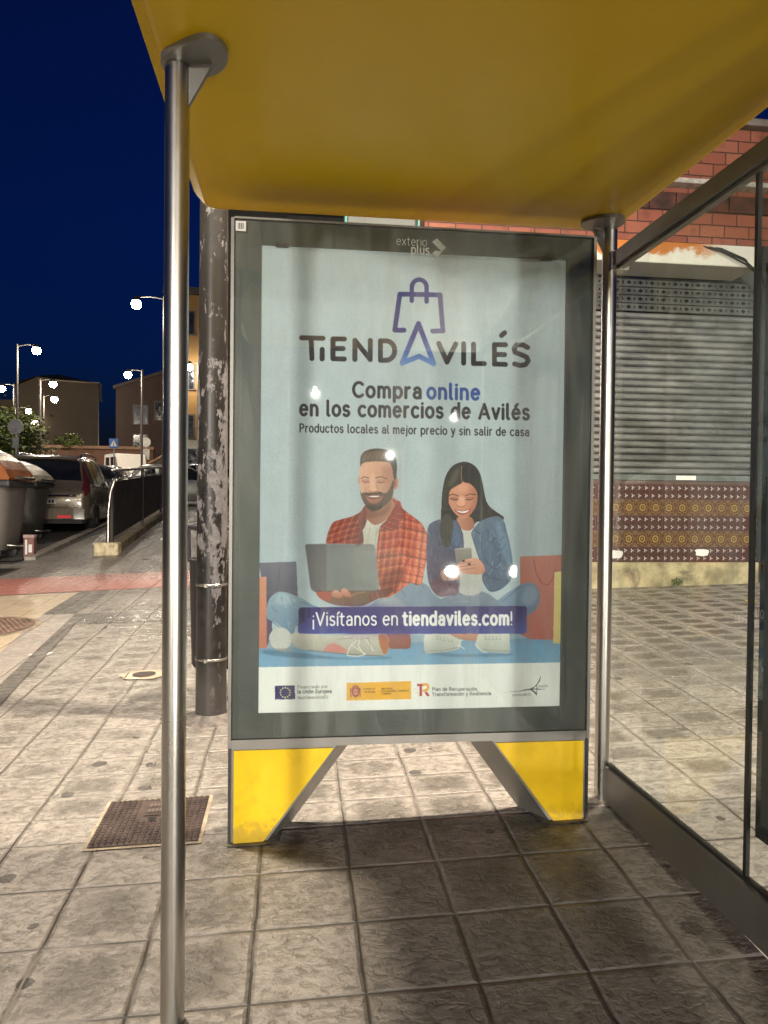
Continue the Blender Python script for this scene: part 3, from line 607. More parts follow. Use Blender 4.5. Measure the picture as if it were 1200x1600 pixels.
# ------------------------------------------------------------------ stroke lettering (rounded monoline alphabet)
def arc(cx, cy, rx, ry, a0, a1, n=None):
    n = n or max(4, int(abs(a1-a0)/18))
    return [(cx+rx*cos(radians(a0+(a1-a0)*i/n)), cy+ry*sin(radians(a0+(a1-a0)*i/n))) for i in range(n+1)]
def ell(cx, cy, rx, ry): return arc(cx, cy, rx, ry, 0, 360, 22)
GL = {
 'a': (.40, [[(.36, .33), (.36, 0)], arc(.20, .33, .16, .17, 0, 150), [(.36, .285), (.17, .28)] + arc(.17, .14, .14, .14, 90, 270) + [(.22, 0), (.30, .04), (.36, .12)]]),
 'b': (.42, [[(.03, 0), (.03, .72)], ell(.225, .25, .195, .25)]), 'c': (.38, [arc(.22, .25, .20, .25, 50, 310)]),
 'd': (.42, [[(.39, 0), (.39, .72)], ell(.195, .25, .195, .25)]), 'e': (.42, [[(.03, .27), (.40, .27)] + arc(.21, .25, .19, .25, 5, 315)]),
 'f': (.26, [arc(.22, .58, .12, .14, 80, 180) + [(.10, 0)], [(0, .48), (.24, .48)]]),
 'g': (.42, [ell(.195, .25, .195, .25), [(.39, .5), (.39, -.02)] + arc(.20, -.03, .19, .17, 0, -145)]),
 'h': (.40, [[(.03, 0), (.03, .72)], arc(.20, .30, .17, .20, 180, 0) + [(.37, 0)]]), 'i': (.06, [[(.03, 0), (.03, .5)], [(.03, .68), (.03, .681)]]),
 'j': (.10, [[(.07, .5), (.07, -.05)] + arc(-.03, -.05, .10, .14, 0, -80), [(.07, .68), (.07, .681)]]),
 'l': (.13, [[(.03, .72), (.03, .10)] + arc(.11, .10, .08, .10, 180, 265)]),
 'm': (.64, [[(.03, 0), (.03, .5)], arc(.175, .32, .145, .18, 180, 0) + [(.32, 0)], arc(.465, .32, .145, .18, 180, 0) + [(.61, 0)]]),
 'n': (.40, [[(.03, 0), (.03, .5)], arc(.20, .30, .17, .20, 180, 0) + [(.37, 0)]]), 'o': (.42, [ell(.21, .25, .20, .25)]),
 'p': (.42, [[(.03, -.2), (.03, .5)], ell(.225, .25, .195, .25)]), 'q': (.42, [[(.39, -.2), (.39, .5)], ell(.195, .25, .195, .25)]),
 'r': (.25, [[(.03, 0), (.03, .5)], arc(.22, .30, .19, .20, 180, 90)]),
 's': (.34, [arc(.17, .375, .14, .125, 35, 265) + arc(.17, .128, .15, .128, 85, -150)]),
 't': (.27, [[(.10, .64), (.10, .12)] + arc(.21, .12, .11, .12, 180, 280), [(0, .48), (.25, .48)]]),
 'u': (.40, [[(.03, .5), (.03, .2)] + arc(.20, .20, .17, .20, 180, 360) + [(.37, .5)], [(.37, .2), (.37, 0)]]),
 'v': (.38, [[(.01, .5), (.19, 0), (.37, .5)]]), 'x': (.38, [[(.02, 0), (.36, .5)], [(.02, .5), (.36, 0)]]), 'w': (.56, [[(.01, .5), (.15, 0), (.28, .45), (.41, 0), (.55, .5)]]),
 'y': (.38, [[(.01, .5), (.19, .02)], [(.37, .5), (.14, -.18), (.04, -.2)]]), 'z': (.36, [[(.03, .5), (.34, .5), (.03, 0), (.34, 0)]]),
 'A': (.58, [[(.02, 0), (.29, .7), (.56, 0)], [(.11, .22), (.47, .22)]]), 'C': (.54, [arc(.32, .35, .29, .35, 48, 312)]), 'P': (.46, [[(.03, 0), (.03, .7), (.24, .7)] + arc(.24, .515, .19, .185, 90, -90) + [(.03, .33)]]),
 'V': (.56, [[(.02, .7), (.28, 0), (.54, .7)]]), 'T': (.50, [[(.01, .7), (.49, .7)], [(.25, .7), (.25, 0)]]), 'I': (.06, [[(.03, 0), (.03, .7)]]),
 'E': (.42, [[(.40, .7), (.03, .7), (.03, 0), (.40, 0)], [(.03, .36), (.36, .36)]]), 'N': (.54, [[(.03, 0), (.03, .7), (.51, 0), (.51, .7)]]),
 'D': (.54, [[(.03, 0), (.03, .7), (.22, .7)] + arc(.22, .35, .29, .35, 90, -90) + [(.03, 0)]]), 'L': (.38, [[(.03, .7), (.03, 0), (.37, 0)]]),
 'S': (.44, [arc(.22, .53, .18, .17, 35, 265) + arc(.22, .18, .20, .18, 85, -150)]), 'F': (.40, [[(.40, .7), (.03, .7), (.03, 0)], [(.03, .36), (.34, .36)]]),
 'U': (.52, [[(.03, .7), (.03, .25)] + arc(.26, .25, .23, .25, 180, 360) + [(.49, .7)]]), 'G': (.56, [arc(.32, .35, .29, .35, 48, 330) + [(.57, .33), (.36, .33)]]),
 'R': (.48, [[(.03, 0), (.03, .7), (.24, .7)] + arc(.24, .525, .19, .175, 90, -90) + [(.03, .35)], [(.24, .35), (.46, 0)]]), 'M': (.66, [[(.03, 0), (.03, .7), (.33, .15), (.63, .7), (.63, 0)]]),
 'O': (.66, [ell(.33, .35, .31, .35)]), 'Y': (.50, [[(.01, .7), (.25, .32), (.49, .7)], [(.25, .32), (.25, 0)]]), 'B': (.46, [[(.03, 0), (.03, .7), (.22, .7)] + arc(.22, .53, .17, .17, 90, -90) + [(.03, .36)], [(.22, .36)] + arc(.24, .18, .20, .18, 90, -90) + [(.03, 0)]]),
 '.': (.06, [[(.03, .0), (.031, .0)]]), ',': (.08, [[(.05, .02), (.02, -.10)]]), '!': (.06, [[(.03, .7), (.03, .22)], [(.03, 0), (.031, 0)]]), '¡': (.06, [[(.03, .28), (.03, -.2)], [(.03, .5), (.031, .5)]]),
 ' ': (.16, []), '-': (.2, [[(.02, .27), (.18, .27)]]),
 'Q': (.66, [ell(.33, .35, .31, .35), [(.40, .16), (.60, -.04)]]), 'Z': (.46, [[(.03, .7), (.44, .7), (.03, 0), (.44, 0)]]), 'K': (.46, [[(.03, 0), (.03, .7)], [(.43, .7), (.03, .32)], [(.16, .43), (.45, 0)]]),
 'J': (.36, [[(.33, .7), (.33, .2)] + arc(.18, .2, .15, .2, 0, -150)]), 'H': (.52, [[(.03, 0), (.03, .7)], [(.49, 0), (.49, .7)], [(.03, .36), (.49, .36)]]), 'X': (.5, [[(.02, 0), (.48, .7)], [(.02, .7), (.48, 0)]]),
 '0': (.44, [ell(.22, .35, .19, .35)]), '1': (.24, [[(.03, .56), (.16, .7), (.16, 0)]]), '2': (.42, [arc(.21, .50, .18, .20, 160, -20) + [(.04, 0), (.40, 0)]]), '3': (.42, [arc(.20, .53, .16, .17, 150, -80) + arc(.20, .18, .19, .18, 80, -150)]),
 '4': (.46, [[(.34, 0), (.34, .7), (.02, .2), (.45, .2)]]), '5': (.42, [[(.38, .7), (.08, .7), (.06, .40)] + arc(.20, .22, .19, .22, 120, -150)]), '8': (.42, [ell(.21, .53, .15, .17), ell(.21, .18, .18, .18)]), '9': (.42, [ell(.21, .49, .18, .21), [(.39, .49), (.36, .2), (.2, 0)]]),
}
for base, acc in (('o', 'ó'), ('i', 'í'), ('e', 'é'), ('E', 'É'), ('u', 'ú'), ('a', 'á')):
    wd, st = GL[base]; st = [s for s in st if not (base == 'i' and s[0][1] > .6)]; h = .62 if base != 'E' else .84
    GL[acc] = (wd, st + [[(wd*.42, h), (wd*.42+.11, h+.11)]])
GL['Í'] = (.06, GL['I'][1] + [[(.02, .84), (.10, .95)]]); GL['Ñ'] = (.54, GL['N'][1] + [[(.14, .84), (.22, .90), (.32, .84), (.40, .90)]])
def layout(text, weight=.08, gap=.085):
    """strokes of a line of text in em units, and its width"""
    out = []; x = 0.0
    for i, ch in enumerate(text):
        wd, st = GL[ch]
        for s in st: out.append([(x+a, b) for a, b in s])
        x += wd + gap + weight*.75
    return out, x - gap - weight*.75

# ------------------------------------------------------------------ advertising panel
PY = 2.68
panel = thing('advertising_panel', 'free-standing grey advertising panel on yellow legs with online shopping poster', 'advertising panel', (.44, PY, gz(.44, PY)))
def pn(mb, name, m, parent=panel): return mb.build(name, m, parent, world=True)
X0, X1, Z0, Z1 = -.226, 1.104, -.872, .991          # cabinet
A0, A1, B0, B1 = -.131, 1.004, -.782, .908           # poster opening
panel_grey = mat('panel_grey', (.058, .064, .056), .45, .1, var=.08, scale=2)
mb = MB()
for a, b in (((X0, PY+.012, Z0), (A0, PY+.14, Z1)), ((A1, PY+.012, Z0), (X1, PY+.14, Z1)), ((A0+.0005, PY+.012, B1), (A1-.0005, PY+.14, Z1)), ((A0+.0005, PY+.012, Z0), (A1-.0005, PY+.14, B0)), ((A0+.001, PY+.03, B0+.0005), (A1-.001, PY+.139, B1-.0005))): mb.box(a, b)
cab_o = pn(mb, 'cabinet', panel_grey)
mb = MB(); tr_ = .012
mb.box((X0-tr_, PY-.006, Z0-.03), (X0-.0005, PY+.146, Z1+.004)); mb.box((X1+.0005, PY-.006, Z0-.03), (X1+tr_, PY+.146, Z1+.004))
mb.box((X0, PY-.006, Z1+.0005), (X1, PY+.146, Z1+.008)); pn(mb, 'edge_trim', frame_grey)
mb = MB(); mb.box((X0, PY-.004, Z0-.03), (X1, PY+.144, Z0-.0005)); pn(mb, 'base_rail', frame_grey)
door_glass = glass_mat('panel_glass', (.95, .97, .96), .10)  # diffuse haze stands in for the greyish reflections over the poster
mb = MB(); mb.box((X0+.003, PY-.0015, Z0+.003), (X1-.003, PY+.0035, Z1-.002)); pn(mb, 'glass_door', door_glass)
for xx in (A0+.05, A1-.105):
    mb = MB(); mb.box((xx, PY+.005, B1-.006), (xx+.045, PY+.0115, B1+.008)); pn(mb, 'poster_clip', dark_metal)
mb = MB(); mb.box((X0+.004, PY-.004, Z1-.043), (X0+.040, PY-.0025, Z1-.008)); st_ = pn(mb, 'sticker', paper)
mb = MB()
for i in range(6): mb.box((X0+.0125+.0034*i, PY-.0046, Z1-.036), (X0+.0125+.0034*i+(.0022 if i % 2 else .0012), PY-.0041, Z1-.015))
pn(mb, 'barcode', dark_metal, st_)
# legs: yellow faced, with a grey slanted inner side
yellow = mat('yellow_enamel', (.86, .56, .004), .32, var=.08, scale=5, coat=.2, dirt_or_shade=.22)
splash(yellow, .015, .08, amount=.42)
zt = Z0-.031
def leg(xo, xt, xb):
    zg = gz(xo, PY)-.015; zi = gz(xb, PY)-.012
    s0 = 1 if xt > xo else -1; f_ = [(xo, zt), (xt, zt), (xb, zi), (xo, zg)]; k_ = [(xo, zt), (xt+.085*s0, zt), (xb+.085*s0, zi+.004), (xo, zg+.006)]
    vs = [(x, PY+.004, z) for x, z in f_]+[(x, PY+.142, z) for x, z in k_]
    mb = MB(); mb.add(vs, [(0, 1, 2, 3), (7, 6, 5, 4)]+[(i, i+4, (i+1) % 4+4, (i+1) % 4) for i in range(4)]); l = pn(mb, 'leg', frame_grey)
    s_ = 1 if xt > xo else -1; e = .010*s_
    ins = .016*s_
    mb = MB(); mb.prism([(xo+e, zt-.008), (xt-ins*.7, zt-.008), (xb-ins*.3, zi+.012), (xo+e, zg+.02)], 'y', PY-.004, PY+.0035); pn(mb, 'yellow_plate', yellow, l)
    mb = MB(); mb.box((min(xo, xo-e), PY-.004, zg), (max(xo, xo-e), PY+.144, zt)); pn(mb, 'side_strip', dark_metal, l)
    mb = MB(); pts = [(xo-.01*s_, -.02), (xo+.09*s_, -.03), (xb+.05*s_, -.015), (xb+.06*s_, .12), (xo+.05*s_, .15), (xo-.02*s_, .1)]
    mb.quad([(x, PY+y, gz(x, PY+y)+.006) for x, y in pts]); pn(mb, 'mortar_foot', mat('mortar_grey', (.16, .14, .10), .95, var=.4, scale=20, bump=.8), l)
leg(X0, .155, -.108); leg(X1, .738, .978)
# lettering of the panel's operator on the frame
white_l = mat('white_lettering', (.80, .80, .77), .5, var=.02)
def letter_mesh(text, x0, x1, zb, cap, wgt, y, m, parent, name='lettering'):
    st, wd = layout(text, wgt); sx = (x1-x0)/wd; sz = cap/.7; mb = MB(); r = wgt*sz/2; lay = 0
    for s in st:
        P = [Vector((x0+a*sx, 0, zb+b*sz)) for a, b in s]
        L_, R_ = [], []
        for i, p in enumerate(P):
            d = (P[min(i+1, len(P)-1)]-P[max(i-1, 0)]); d = d.normalized() if d.length > 1e-6 else Vector((1, 0, 0))
            n_ = Vector((-d.z, 0, d.x)); L_.append(p+n_*r); R_.append(p-n_*r)
        d0 = (P[0]-P[1]).normalized(); d1 = (P[-1]-P[-2]).normalized()
        def cap_(c, d): 
            n_ = Vector((-d.z, 0, d.x)); return [c + n_*r*cos(t) + d*r*sin(t) for t in [pi*k/6 for k in range(1, 6)]]
        yy = y - .00025*(lay % 5); lay += 1
        n = len(P); vs = L_+R_; fs = [(i, i+1, n+i+1, n+i) for i in range(n-1)]
        vs += cap_(P[0], d0) + cap_(P[-1], d1)
        fs.append((n,) + tuple(range(2*n+4, 2*n-1, -1)) + (0,)); fs.append((n-1,)+tuple(range(2*n+9, 2*n+4, -1))+(2*n-1,))
        mb.add([(v.x, yy, v.z) for v in vs], fs)
    return mb.build(name, m, parent, clean=False, world=True)
letter_mesh('exterio', .357, .469, .933, .030, .055, PY+.0108, white_l, panel)
letter_mesh('plus', .412, .478, .903, .032, .11, PY+.0108, white_l, panel)
mb = MB(); mb.quad([(.489, PY+.0105, .950), (.507, PY+.0105, .964), (.541, PY+.0105, .931), (.523, PY+.0105, .918)]); mb.quad([(.524, PY+.0106, .9165), (.541, PY+.0106, .930), (.507, PY+.0106, .895), (.490, PY+.0106, .908), (.5015, PY+.0106, .9185)])
pn(mb, 'arrow_emblem', white_l)

vo = letter_mesh('VO', 0, .030, 0, .022, .12, 0, mat('grey_lettering', (.20, .20, .19), .5), None, 'lettering')
vo.parent = case; vo.rotation_euler = (0, 0, -pi/2); vo.location = (wx(1.83)-.0075-shelter.location.x, 1.893-shelter.location.y, -.315-shelter.location.z)
# ------------------------------------------------------------------ the printed poster: drawn as areas of ink on a fine grid
SSC, PX0, PY0, PW, PH = 3, 398, 374, 498, 752            # drawing surface, in units of the poster as measured
class Ink:
    def __init__(s): s.im = np.zeros((PH*SSC, PW*SSC, 3), np.float32)
    def region(s, pts, pad):
        p = (np.array(pts, float)-(PX0, PY0))*SSC
        x0 = max(0, int(p[:, 0].min()-pad)); x1 = min(s.im.shape[1], int(p[:, 0].max()+pad)+2); y0 = max(0, int(p[:, 1].min()-pad)); y1 = min(s.im.shape[0], int(p[:, 1].max()+pad)+2)
        return p, x0, x1, y0, y1
    @staticmethod
    def blur(mk, r):
        for _ in range(2):
            k = max(1, int(r)); 
            for ax in (0, 1):
                c = np.cumsum(np.pad(mk, [(k+1, k) if a == ax else (0, 0) for a in (0, 1)], mode='edge'), axis=ax)
                mk = (np.take(c, range(2*k+1, c.shape[ax]), ax)-np.take(c, range(0, c.shape[ax]-2*k-1), ax))/(2*k+1)
        return mk
    def pmask(s, p, x0, x1, y0, y1):
        ys = np.arange(y0, y1)+.5; xs = np.arange(x0, x1)+.5; mk = np.zeros((y1-y0, x1-x0), bool); n = len(p)
        for i in range(n):
            (ax, ay), (bx, by) = p[i], p[(i+1) % n]
            if ay == by: continue
            on = ((ys >= min(ay, by)) & (ys < max(ay, by)))
            if not on.any(): continue
            xi = ax + (ys[on]-ay)*(bx-ax)/(by-ay); mk[on] ^= (xs[None, :] > xi[:, None])
        return mk.astype(np.float32)
    def comp(s, mk, col, x0, x1, y0, y1, alpha):
        a = (mk*alpha)[..., None]; s.im[y0:y1, x0:x1] = s.im[y0:y1, x0:x1]*(1-a) + col*a
    @staticmethod
    def smooth(pts, k=6):
        P = np.array(pts, float); n = len(P); out = []
        for i in range(n):
            a, b, c, d = P[i-1], P[i], P[(i+1) % n], P[(i+2) % n]
            for j in range(k):
                t = j/k; out.append(.5*((2*b)+(c-a)*t+(2*a-5*b+4*c-d)*t*t+(3*b-a-3*c+d)*t**3))
        return out
    def poly(s, pts, col, soft=0, alpha=1.0, curve=True, grad=None, clip=None):
        """grad: (second colour, angle in degrees); clip: outline that bounds the ink"""
        q = s.smooth(pts) if curve else pts
        p, x0, x1, y0, y1 = s.region(q, soft*SSC*2.2+2)
        if x1 <= x0 or y1 <= y0: return
        mk = s.pmask(p, x0, x1, y0, y1)
        if soft: mk = s.blur(mk, soft*SSC/1.6)
        if clip is not None: mk = mk*s.pmask((np.array(s.smooth(clip), float)-(PX0, PY0))*SSC, x0, x1, y0, y1)
        c = np.array(col, np.float32)/255.0
        if grad:
            g = np.array(grad[0], np.float32)/255.0; a = radians(grad[1]); yy, xx = np.mgrid[y0:y1, x0:x1].astype(np.float32)
            t = xx*cos(a)+yy*sin(a); pr = p[:, 0]*cos(a)+p[:, 1]*sin(a); t = np.clip((t-pr.min())/(pr.max()-pr.min()+1e-6), 0, 1)[..., None]; c = c*(1-t)+g*t
        s.comp(mk, c, x0, x1, y0, y1, alpha)
    def line(s, pts, wd, col, alpha=1.0, clip=None, soft=0.0, grad=None):
        p, x0, x1, y0, y1 = s.region(pts, wd*SSC/2+3+soft*SSC)
        if x1 <= x0 or y1 <= y0: return
        yy, xx = np.mgrid[y0:y1, x0:x1].astype(np.float32); xx += .5; yy += .5; d2 = np.full(xx.shape, 1e9, np.float32)
        for (ax, ay), (bx, by) in zip(p[:-1], p[1:]):
            vx, vy = bx-ax, by-ay; l = vx*vx+vy*vy+1e-9; t = np.clip(((xx-ax)*vx+(yy-ay)*vy)/l, 0, 1); d2 = np.minimum(d2, (xx-ax-t*vx)**2+(yy-ay-t*vy)**2)
        mk = np.clip((wd*SSC/2-np.sqrt(d2))/(1+soft*SSC)+.5, 0, 1)
        if clip is not None: mk = mk*s.pmask((np.array(s.smooth(clip), float)-(PX0, PY0))*SSC, x0, x1, y0, y1)
        c = np.array(col, np.float32)/255.0
        if grad:
            g = np.array(grad[0], np.float32)/255.0; y_a, y_b = (np.array(grad[1:])-PY0)*SSC; t = np.clip((yy-y_a)/(y_b-y_a), 0, 1)[..., None]; c = c*(1-t)+g*t
        s.comp(mk, c, x0, x1, y0, y1, alpha)
    def text(s, txt, p0, p1, cap, wgt, col, alpha=1.0, gap=.085):
        st, wd = layout(txt, wgt, gap); ux, uy = (p1[0]-p0[0])/wd, (p1[1]-p0[1])/wd; k = cap/.7
        for q in st: s.line([(p0[0]+a*ux, p0[1]+a*uy-b*k) for a, b in q], wgt*k, col, alpha)
    def oval(s, c, rx, ry, col, rot=0, **kw):
        a = radians(rot); s.poly([(c[0]+rx*cos(t)*cos(a)-ry*sin(t)*sin(a), c[1]+rx*cos(t)*sin(a)+ry*sin(t)*cos(a)) for t in [2*pi*i/20 for i in range(20)]], col, curve=False, **kw)

def draw_poster():
    K = Ink()
    Mz = lambda L: [(480+x/4.704, 690+y/4.704) for x, y in L]
    Wz = lambda L: [(640+x/4.85, 700+y/4.85) for x, y in L]
    Lz = lambda L: [(400+x/5, 860+y/5) for x, y in L]
    # backdrop, floor, white strip
    K.poly([(390, 370), (900, 370), (900, 1130), (390, 1130)], (176, 187, 193), curve=False, grad=((168, 186, 196), 90))
    K.poly([(390, 1016), (900, 993), (900, 1050), (390, 1050)], (104, 152, 188), curve=False, grad=((128, 170, 200), 90))
    K.poly([(390, 1004), (900, 981), (900, 1000), (390, 1022)], (112, 146, 172), soft=5, alpha=.5, curve=False)
    # bags
    K.poly(Lz([(30, 108), (325, 96), (338, 360), (335, 420), (80, 420), (80, 360)]), (112, 112, 128), curve=False, grad=((92, 90, 106), 90))
    K.line(Lz([(198, 140), (190, 230), (175, 300), (160, 330)]), .7, (70, 66, 84)); K.line(Lz([(95, 370), (335, 350)]), .6, (70, 66, 84))
    K.poly(Lz([(30, 340), (130, 370), (140, 640), (100, 760), (80, 760)]), (92, 84, 112), curve=False)
    K.poly(Lz([(30, 222), (92, 215), (98, 770), (30, 775)]), (206, 146, 120), curve=False, grad=((188, 120, 100), 90))
    K.poly([(815, 869), (884, 866), (884, 999), (830, 998), (815, 990)], (192, 124, 110), curve=False, grad=((172, 98, 88), 70))
    K.line(Wz([(955, 850), (970, 940), (1010, 1020), (1060, 1035), (1100, 980), (1115, 920)]), 1.5, (150, 72, 64))
    K.poly([(869, 893), (884, 891), (884, 1004), (867, 1004)], (222, 206, 138), curve=False, grad=((206, 186, 120), 90))
    # ---------------- man: legs
    K.poly(Lz([(80, 790), (300, 800), (700, 845), (1040, 835), (1000, 850), (400, 850), (100, 820)]), (70, 104, 130), soft=2, alpha=.55)
    knee = Lz([(96, 500), (104, 420), (135, 365), (190, 334), (260, 342), (370, 382), (450, 430), (520, 470), (420, 560), (330, 600), (300, 660), (240, 625), (160, 570), (105, 545)])
    K.poly(knee, (140, 164, 182), grad=((104, 134, 162), 70)); K.line(Lz([(360, 410), (400, 422), (440, 440)]), .9, (78, 96, 116)); K.line(Lz([(130, 560), (240, 640), (300, 665)]), 1.2, (80, 112, 140), soft=1)
    K.poly(Lz([(190, 350), (290, 370), (330, 420), (240, 430), (160, 420)]), (164, 184, 196), soft=4, alpha=.7)
    K.poly(Mz([(470, 1210), (540, 1160), (640, 1135), (690, 1080), (740, 1040), (840, 1034), (900, 1065), (940, 1120), (1060, 1210), (1060, 1260), (470, 1260)]), (136, 152, 168), grad=((118, 138, 160), 0))
    K.poly(Mz([(560, 1150), (640, 1140), (710, 1190), (720, 1230), (540, 1230)]), (160, 170, 176), soft=4, alpha=.8); K.line(Mz([(700, 1090), (760, 1180), (800, 1225)]), 1.0, (96, 112, 132), soft=.6)
    K.line(Mz([(845, 1050), (900, 1120), (950, 1180)]), 1.4, (104, 122, 146), soft=1)
    # shoes
    K.poly(Lz([(1030, 650), (1130, 640), (1210, 655), (1215, 760), (1130, 770), (1050, 760)]), (166, 102, 88), grad=((140, 84, 76), 90))
    K.oval(Lz([(204, 700)])[0], 18, 18, (188, 190, 188)); K.poly(Lz([(120, 700), (150, 770), (280, 765), (290, 720), (280, 790), (200, 796), (130, 760)]), (140, 142, 142), soft=1, alpha=.8)
    shoe = Lz([(290, 660), (400, 650), (560, 672), (760, 664), (930, 658), (1010, 655), (1045, 690), (1052, 745), (1040, 800), (1000, 826), (880, 822), (740, 815), (560, 800), (400, 785), (320, 760), (290, 700)])
    K.poly(shoe, (196, 194, 182), grad=((160, 158, 150), 90)); K.poly(Lz([(972, 664), (1018, 660), (1046, 700), (1050, 752), (1036, 798), (1012, 812), (985, 760), (972, 710)]), (176, 112, 76))
    K.poly(Lz([(560, 760), (620, 730), (700, 770), (720, 800), (560, 800)]), (208, 120, 112), soft=1.5, alpha=.75); K.line(Lz([(420, 786), (720, 815), (1000, 828)]), 1.6, (122, 122, 118), soft=.5)
    for L_ in ([(820, 690), (760, 740), (730, 790), (725, 825)], [(825, 695), (810, 750), (860, 820)], [(760, 745), (800, 770), (870, 815)], [(730, 825), (800, 832), (850, 822)], [(860, 690), (900, 740), (930, 790)], [(700, 680), (760, 672), (880, 670)]): K.line(Lz(L_), 1.5, (208, 206, 194)); 
    for L_ in ([(800, 700), (890, 690)], [(640, 700), (760, 690)], [(890, 680), (905, 760)]): K.line(Lz(L_), .6, (132, 130, 122))
    # ---------------- man: neck, shirt
    K.poly(Mz([(436, 480), (540, 500), (640, 415), (662, 470), (630, 540), (560, 600), (500, 620), (440, 600)]), (182, 126, 100), grad=((150, 98, 78), 180)); K.poly(Mz([(440, 500), (540, 520), (620, 450), (600, 530), (520, 560), (440, 560)]), (122, 78, 60), soft=3, alpha=.6)
    K.poly(Mz([(436, 575), (500, 618), (560, 600), (610, 570), (560, 690), (535, 820), (400, 800), (415, 640)]), (204, 202, 192), grad=((176, 174, 164), 90))
    for L_ in ([(470, 640), (450, 760)], [(520, 640), (505, 770)], [(545, 620), (515, 700)]): K.line(Mz(L_), 1.0, (164, 162, 152), soft=1)
    sl = Mz([(436, 478), (400, 520), (340, 555), (250, 580), (195, 605), (160, 680), (146, 760), (180, 775), (405, 770), (418, 650), (445, 590)])
    sr = Mz([(640, 432), (690, 445), (716, 500), (790, 555), (850, 605), (885, 670), (902, 730), (890, 840), (868, 960), (845, 1050), (740, 1060), (690, 1100), (600, 1150), (555, 1130), (535, 1030), (518, 850), (530, 720), (545, 640), (610, 565), (655, 490)])
    K.poly(sl, (158, 56, 36), grad=((138, 40, 26), 0)); K.poly(sr, (168, 58, 40), grad=((214, 104, 80), 60))
    K.poly(Mz([(820, 620), (905, 730), (880, 900), (850, 1040), (760, 1040), (800, 850)]), (226, 128, 104), soft=7, alpha=.6, clip=sr)
    K.poly(Mz([(520, 850), (640, 800), (700, 900), (640, 1100), (555, 1130)]), (140, 70, 46), soft=6, alpha=.5, clip=sr)
    dk, cr = (84, 34, 26), (236, 186, 132)
    for i in range(6):                                                             # tartan: dark bands, cream lines, following the body
        x = 175+i*48; K.line(Mz([(x+60, 540), (x, 680), (x-20, 780)]), 1.9 if i % 2 else 1.1, dk, .55, clip=sl); K.line(Mz([(x+82, 540), (x+24, 680), (x+6, 780)]), .55, cr, .7, clip=sl)
    for i in range(5):
        y = 600+i*42; K.line(Mz([(140, y+50), (280, y), (440, y-40)]), 1.8 if i % 2 else 1.0, dk, .5, clip=sl); K.line(Mz([(140, y+68), (280, y+20), (440, y-20)]), .5, cr, .65, clip=sl)
    for i in range(9):
        x = 520+i*47; K.line(Mz([(x+20, 440), (x+8, 700), (x-22, 950), (x-60, 1150)]), 2.2 if i % 3 == 1 else 1.0, (88, 48, 34) if i % 3 == 1 else dk, .5, clip=sr)
        K.line(Mz([(x+38, 440), (x+28, 700), (x+2, 950), (x-34, 1150)]), .6, cr, .75, clip=sr); K.line(Mz([(x+47, 440), (x+36, 700), (x+10, 950), (x-26, 1150)]), .4, cr, .5, clip=sr)
    for i in range(11):
        y = 500+i*66; K.line(Mz([(500, y+30), (700, y), (910, y+45)]), 2.4 if i % 3 == 2 else 1.1, (84, 58, 40) if i % 3 == 2 else dk, .5, clip=sr)
        K.line(Mz([(500, y+52), (700, y+22), (910, y+67)]), .6, cr, .75, clip=sr); K.line(Mz([(500, y+62), (700, y+32), (910, y+77)]), .4, cr, .5, clip=sr)
    K.line(Mz([(760, 860), (720, 920), (700, 1010)]), 2.0, (120, 52, 38), .6, soft=1.2); K.line(Mz([(830, 640), (790, 740), (770, 860)]), 1.6, (128, 52, 40), .5, soft=1.2)
    col = Mz([(548, 628), (600, 570), (664, 470), (725, 520), (680, 590), (640, 660), (600, 640)]); K.poly(col, (150, 46, 32))
    for i in range(4): K.line(Mz([(560+i*34, 620-i*30), (640+i*26, 650-i*36)]), .6, cr, .6, clip=col)
    K.line(Mz([(548, 628), (600, 642), (640, 662), (690, 590), (728, 522)]), .7, (90, 26, 20)); K.line(Mz([(640, 432), (664, 470), (610, 565), (545, 640), (525, 760)]), .8, (96, 30, 22))
    K.poly(Mz([(436, 478), (420, 540), (440, 600), (418, 650), (395, 610), (400, 530)]), (128, 40, 28))
    # ---------------- man: head
    K.oval(Mz([(657, 312)])[0], 4.6, 10, (196, 140, 116), rot=8); K.oval(Mz([(654, 315)])[0], 2, 6, (150, 96, 78), rot=8, soft=.6); K.oval(Mz([(389, 290)])[0], 1.8, 6, (190, 140, 116))
    face = Mz([(396, 190), (430, 150), (520, 140), (610, 158), (642, 215), (646, 320), (632, 400), (600, 452), (550, 492), (500, 512), (452, 492), (420, 440), (402, 380), (392, 300), (391, 235)])
    K.poly(face, (214, 168, 144), grad=((196, 142, 114), 10))
    K.poly(Mz([(560, 200), (650, 200), (650, 400), (600, 440), (585, 320)]), (170, 112, 88), soft=6, alpha=.55, clip=face)
    beard = Mz([(395, 352), (404, 385), (430, 378), (455, 384), (492, 380), (540, 372), (570, 384), (600, 372), (622, 330), (640, 285), (647, 310), (634, 410), (602, 456), (552, 494), (500, 515), (452, 496), (418, 444), (402, 400)])
    K.poly(beard, (82, 62, 50), soft=1.0, alpha=.92); K.poly(Mz([(440, 400), (500, 392), (560, 398), (548, 440), (500, 462), (456, 446)]), (176, 116, 96), soft=1.6, alpha=.85)
    K.poly(Mz([(440, 470), (500, 480), (560, 470), (550, 500), (500, 514), (455, 500)]), (62, 46, 38), soft=1.5, alpha=.8)
    K.poly(Mz([(436, 384), (470, 380), (500, 388), (540, 376), (572, 386), (548, 398), (500, 396), (456, 402)]), (86, 62, 50), soft=.7, alpha=.85)
    K.poly(Mz([(446, 404), (500, 396), (556, 400), (535, 420), (500, 426), (462, 420)]), (126, 62, 54), curve=True); K.poly(Mz([(458, 407), (500, 403), (542, 404), (522, 412), (500, 414), (474, 412)]), (236, 228, 218))
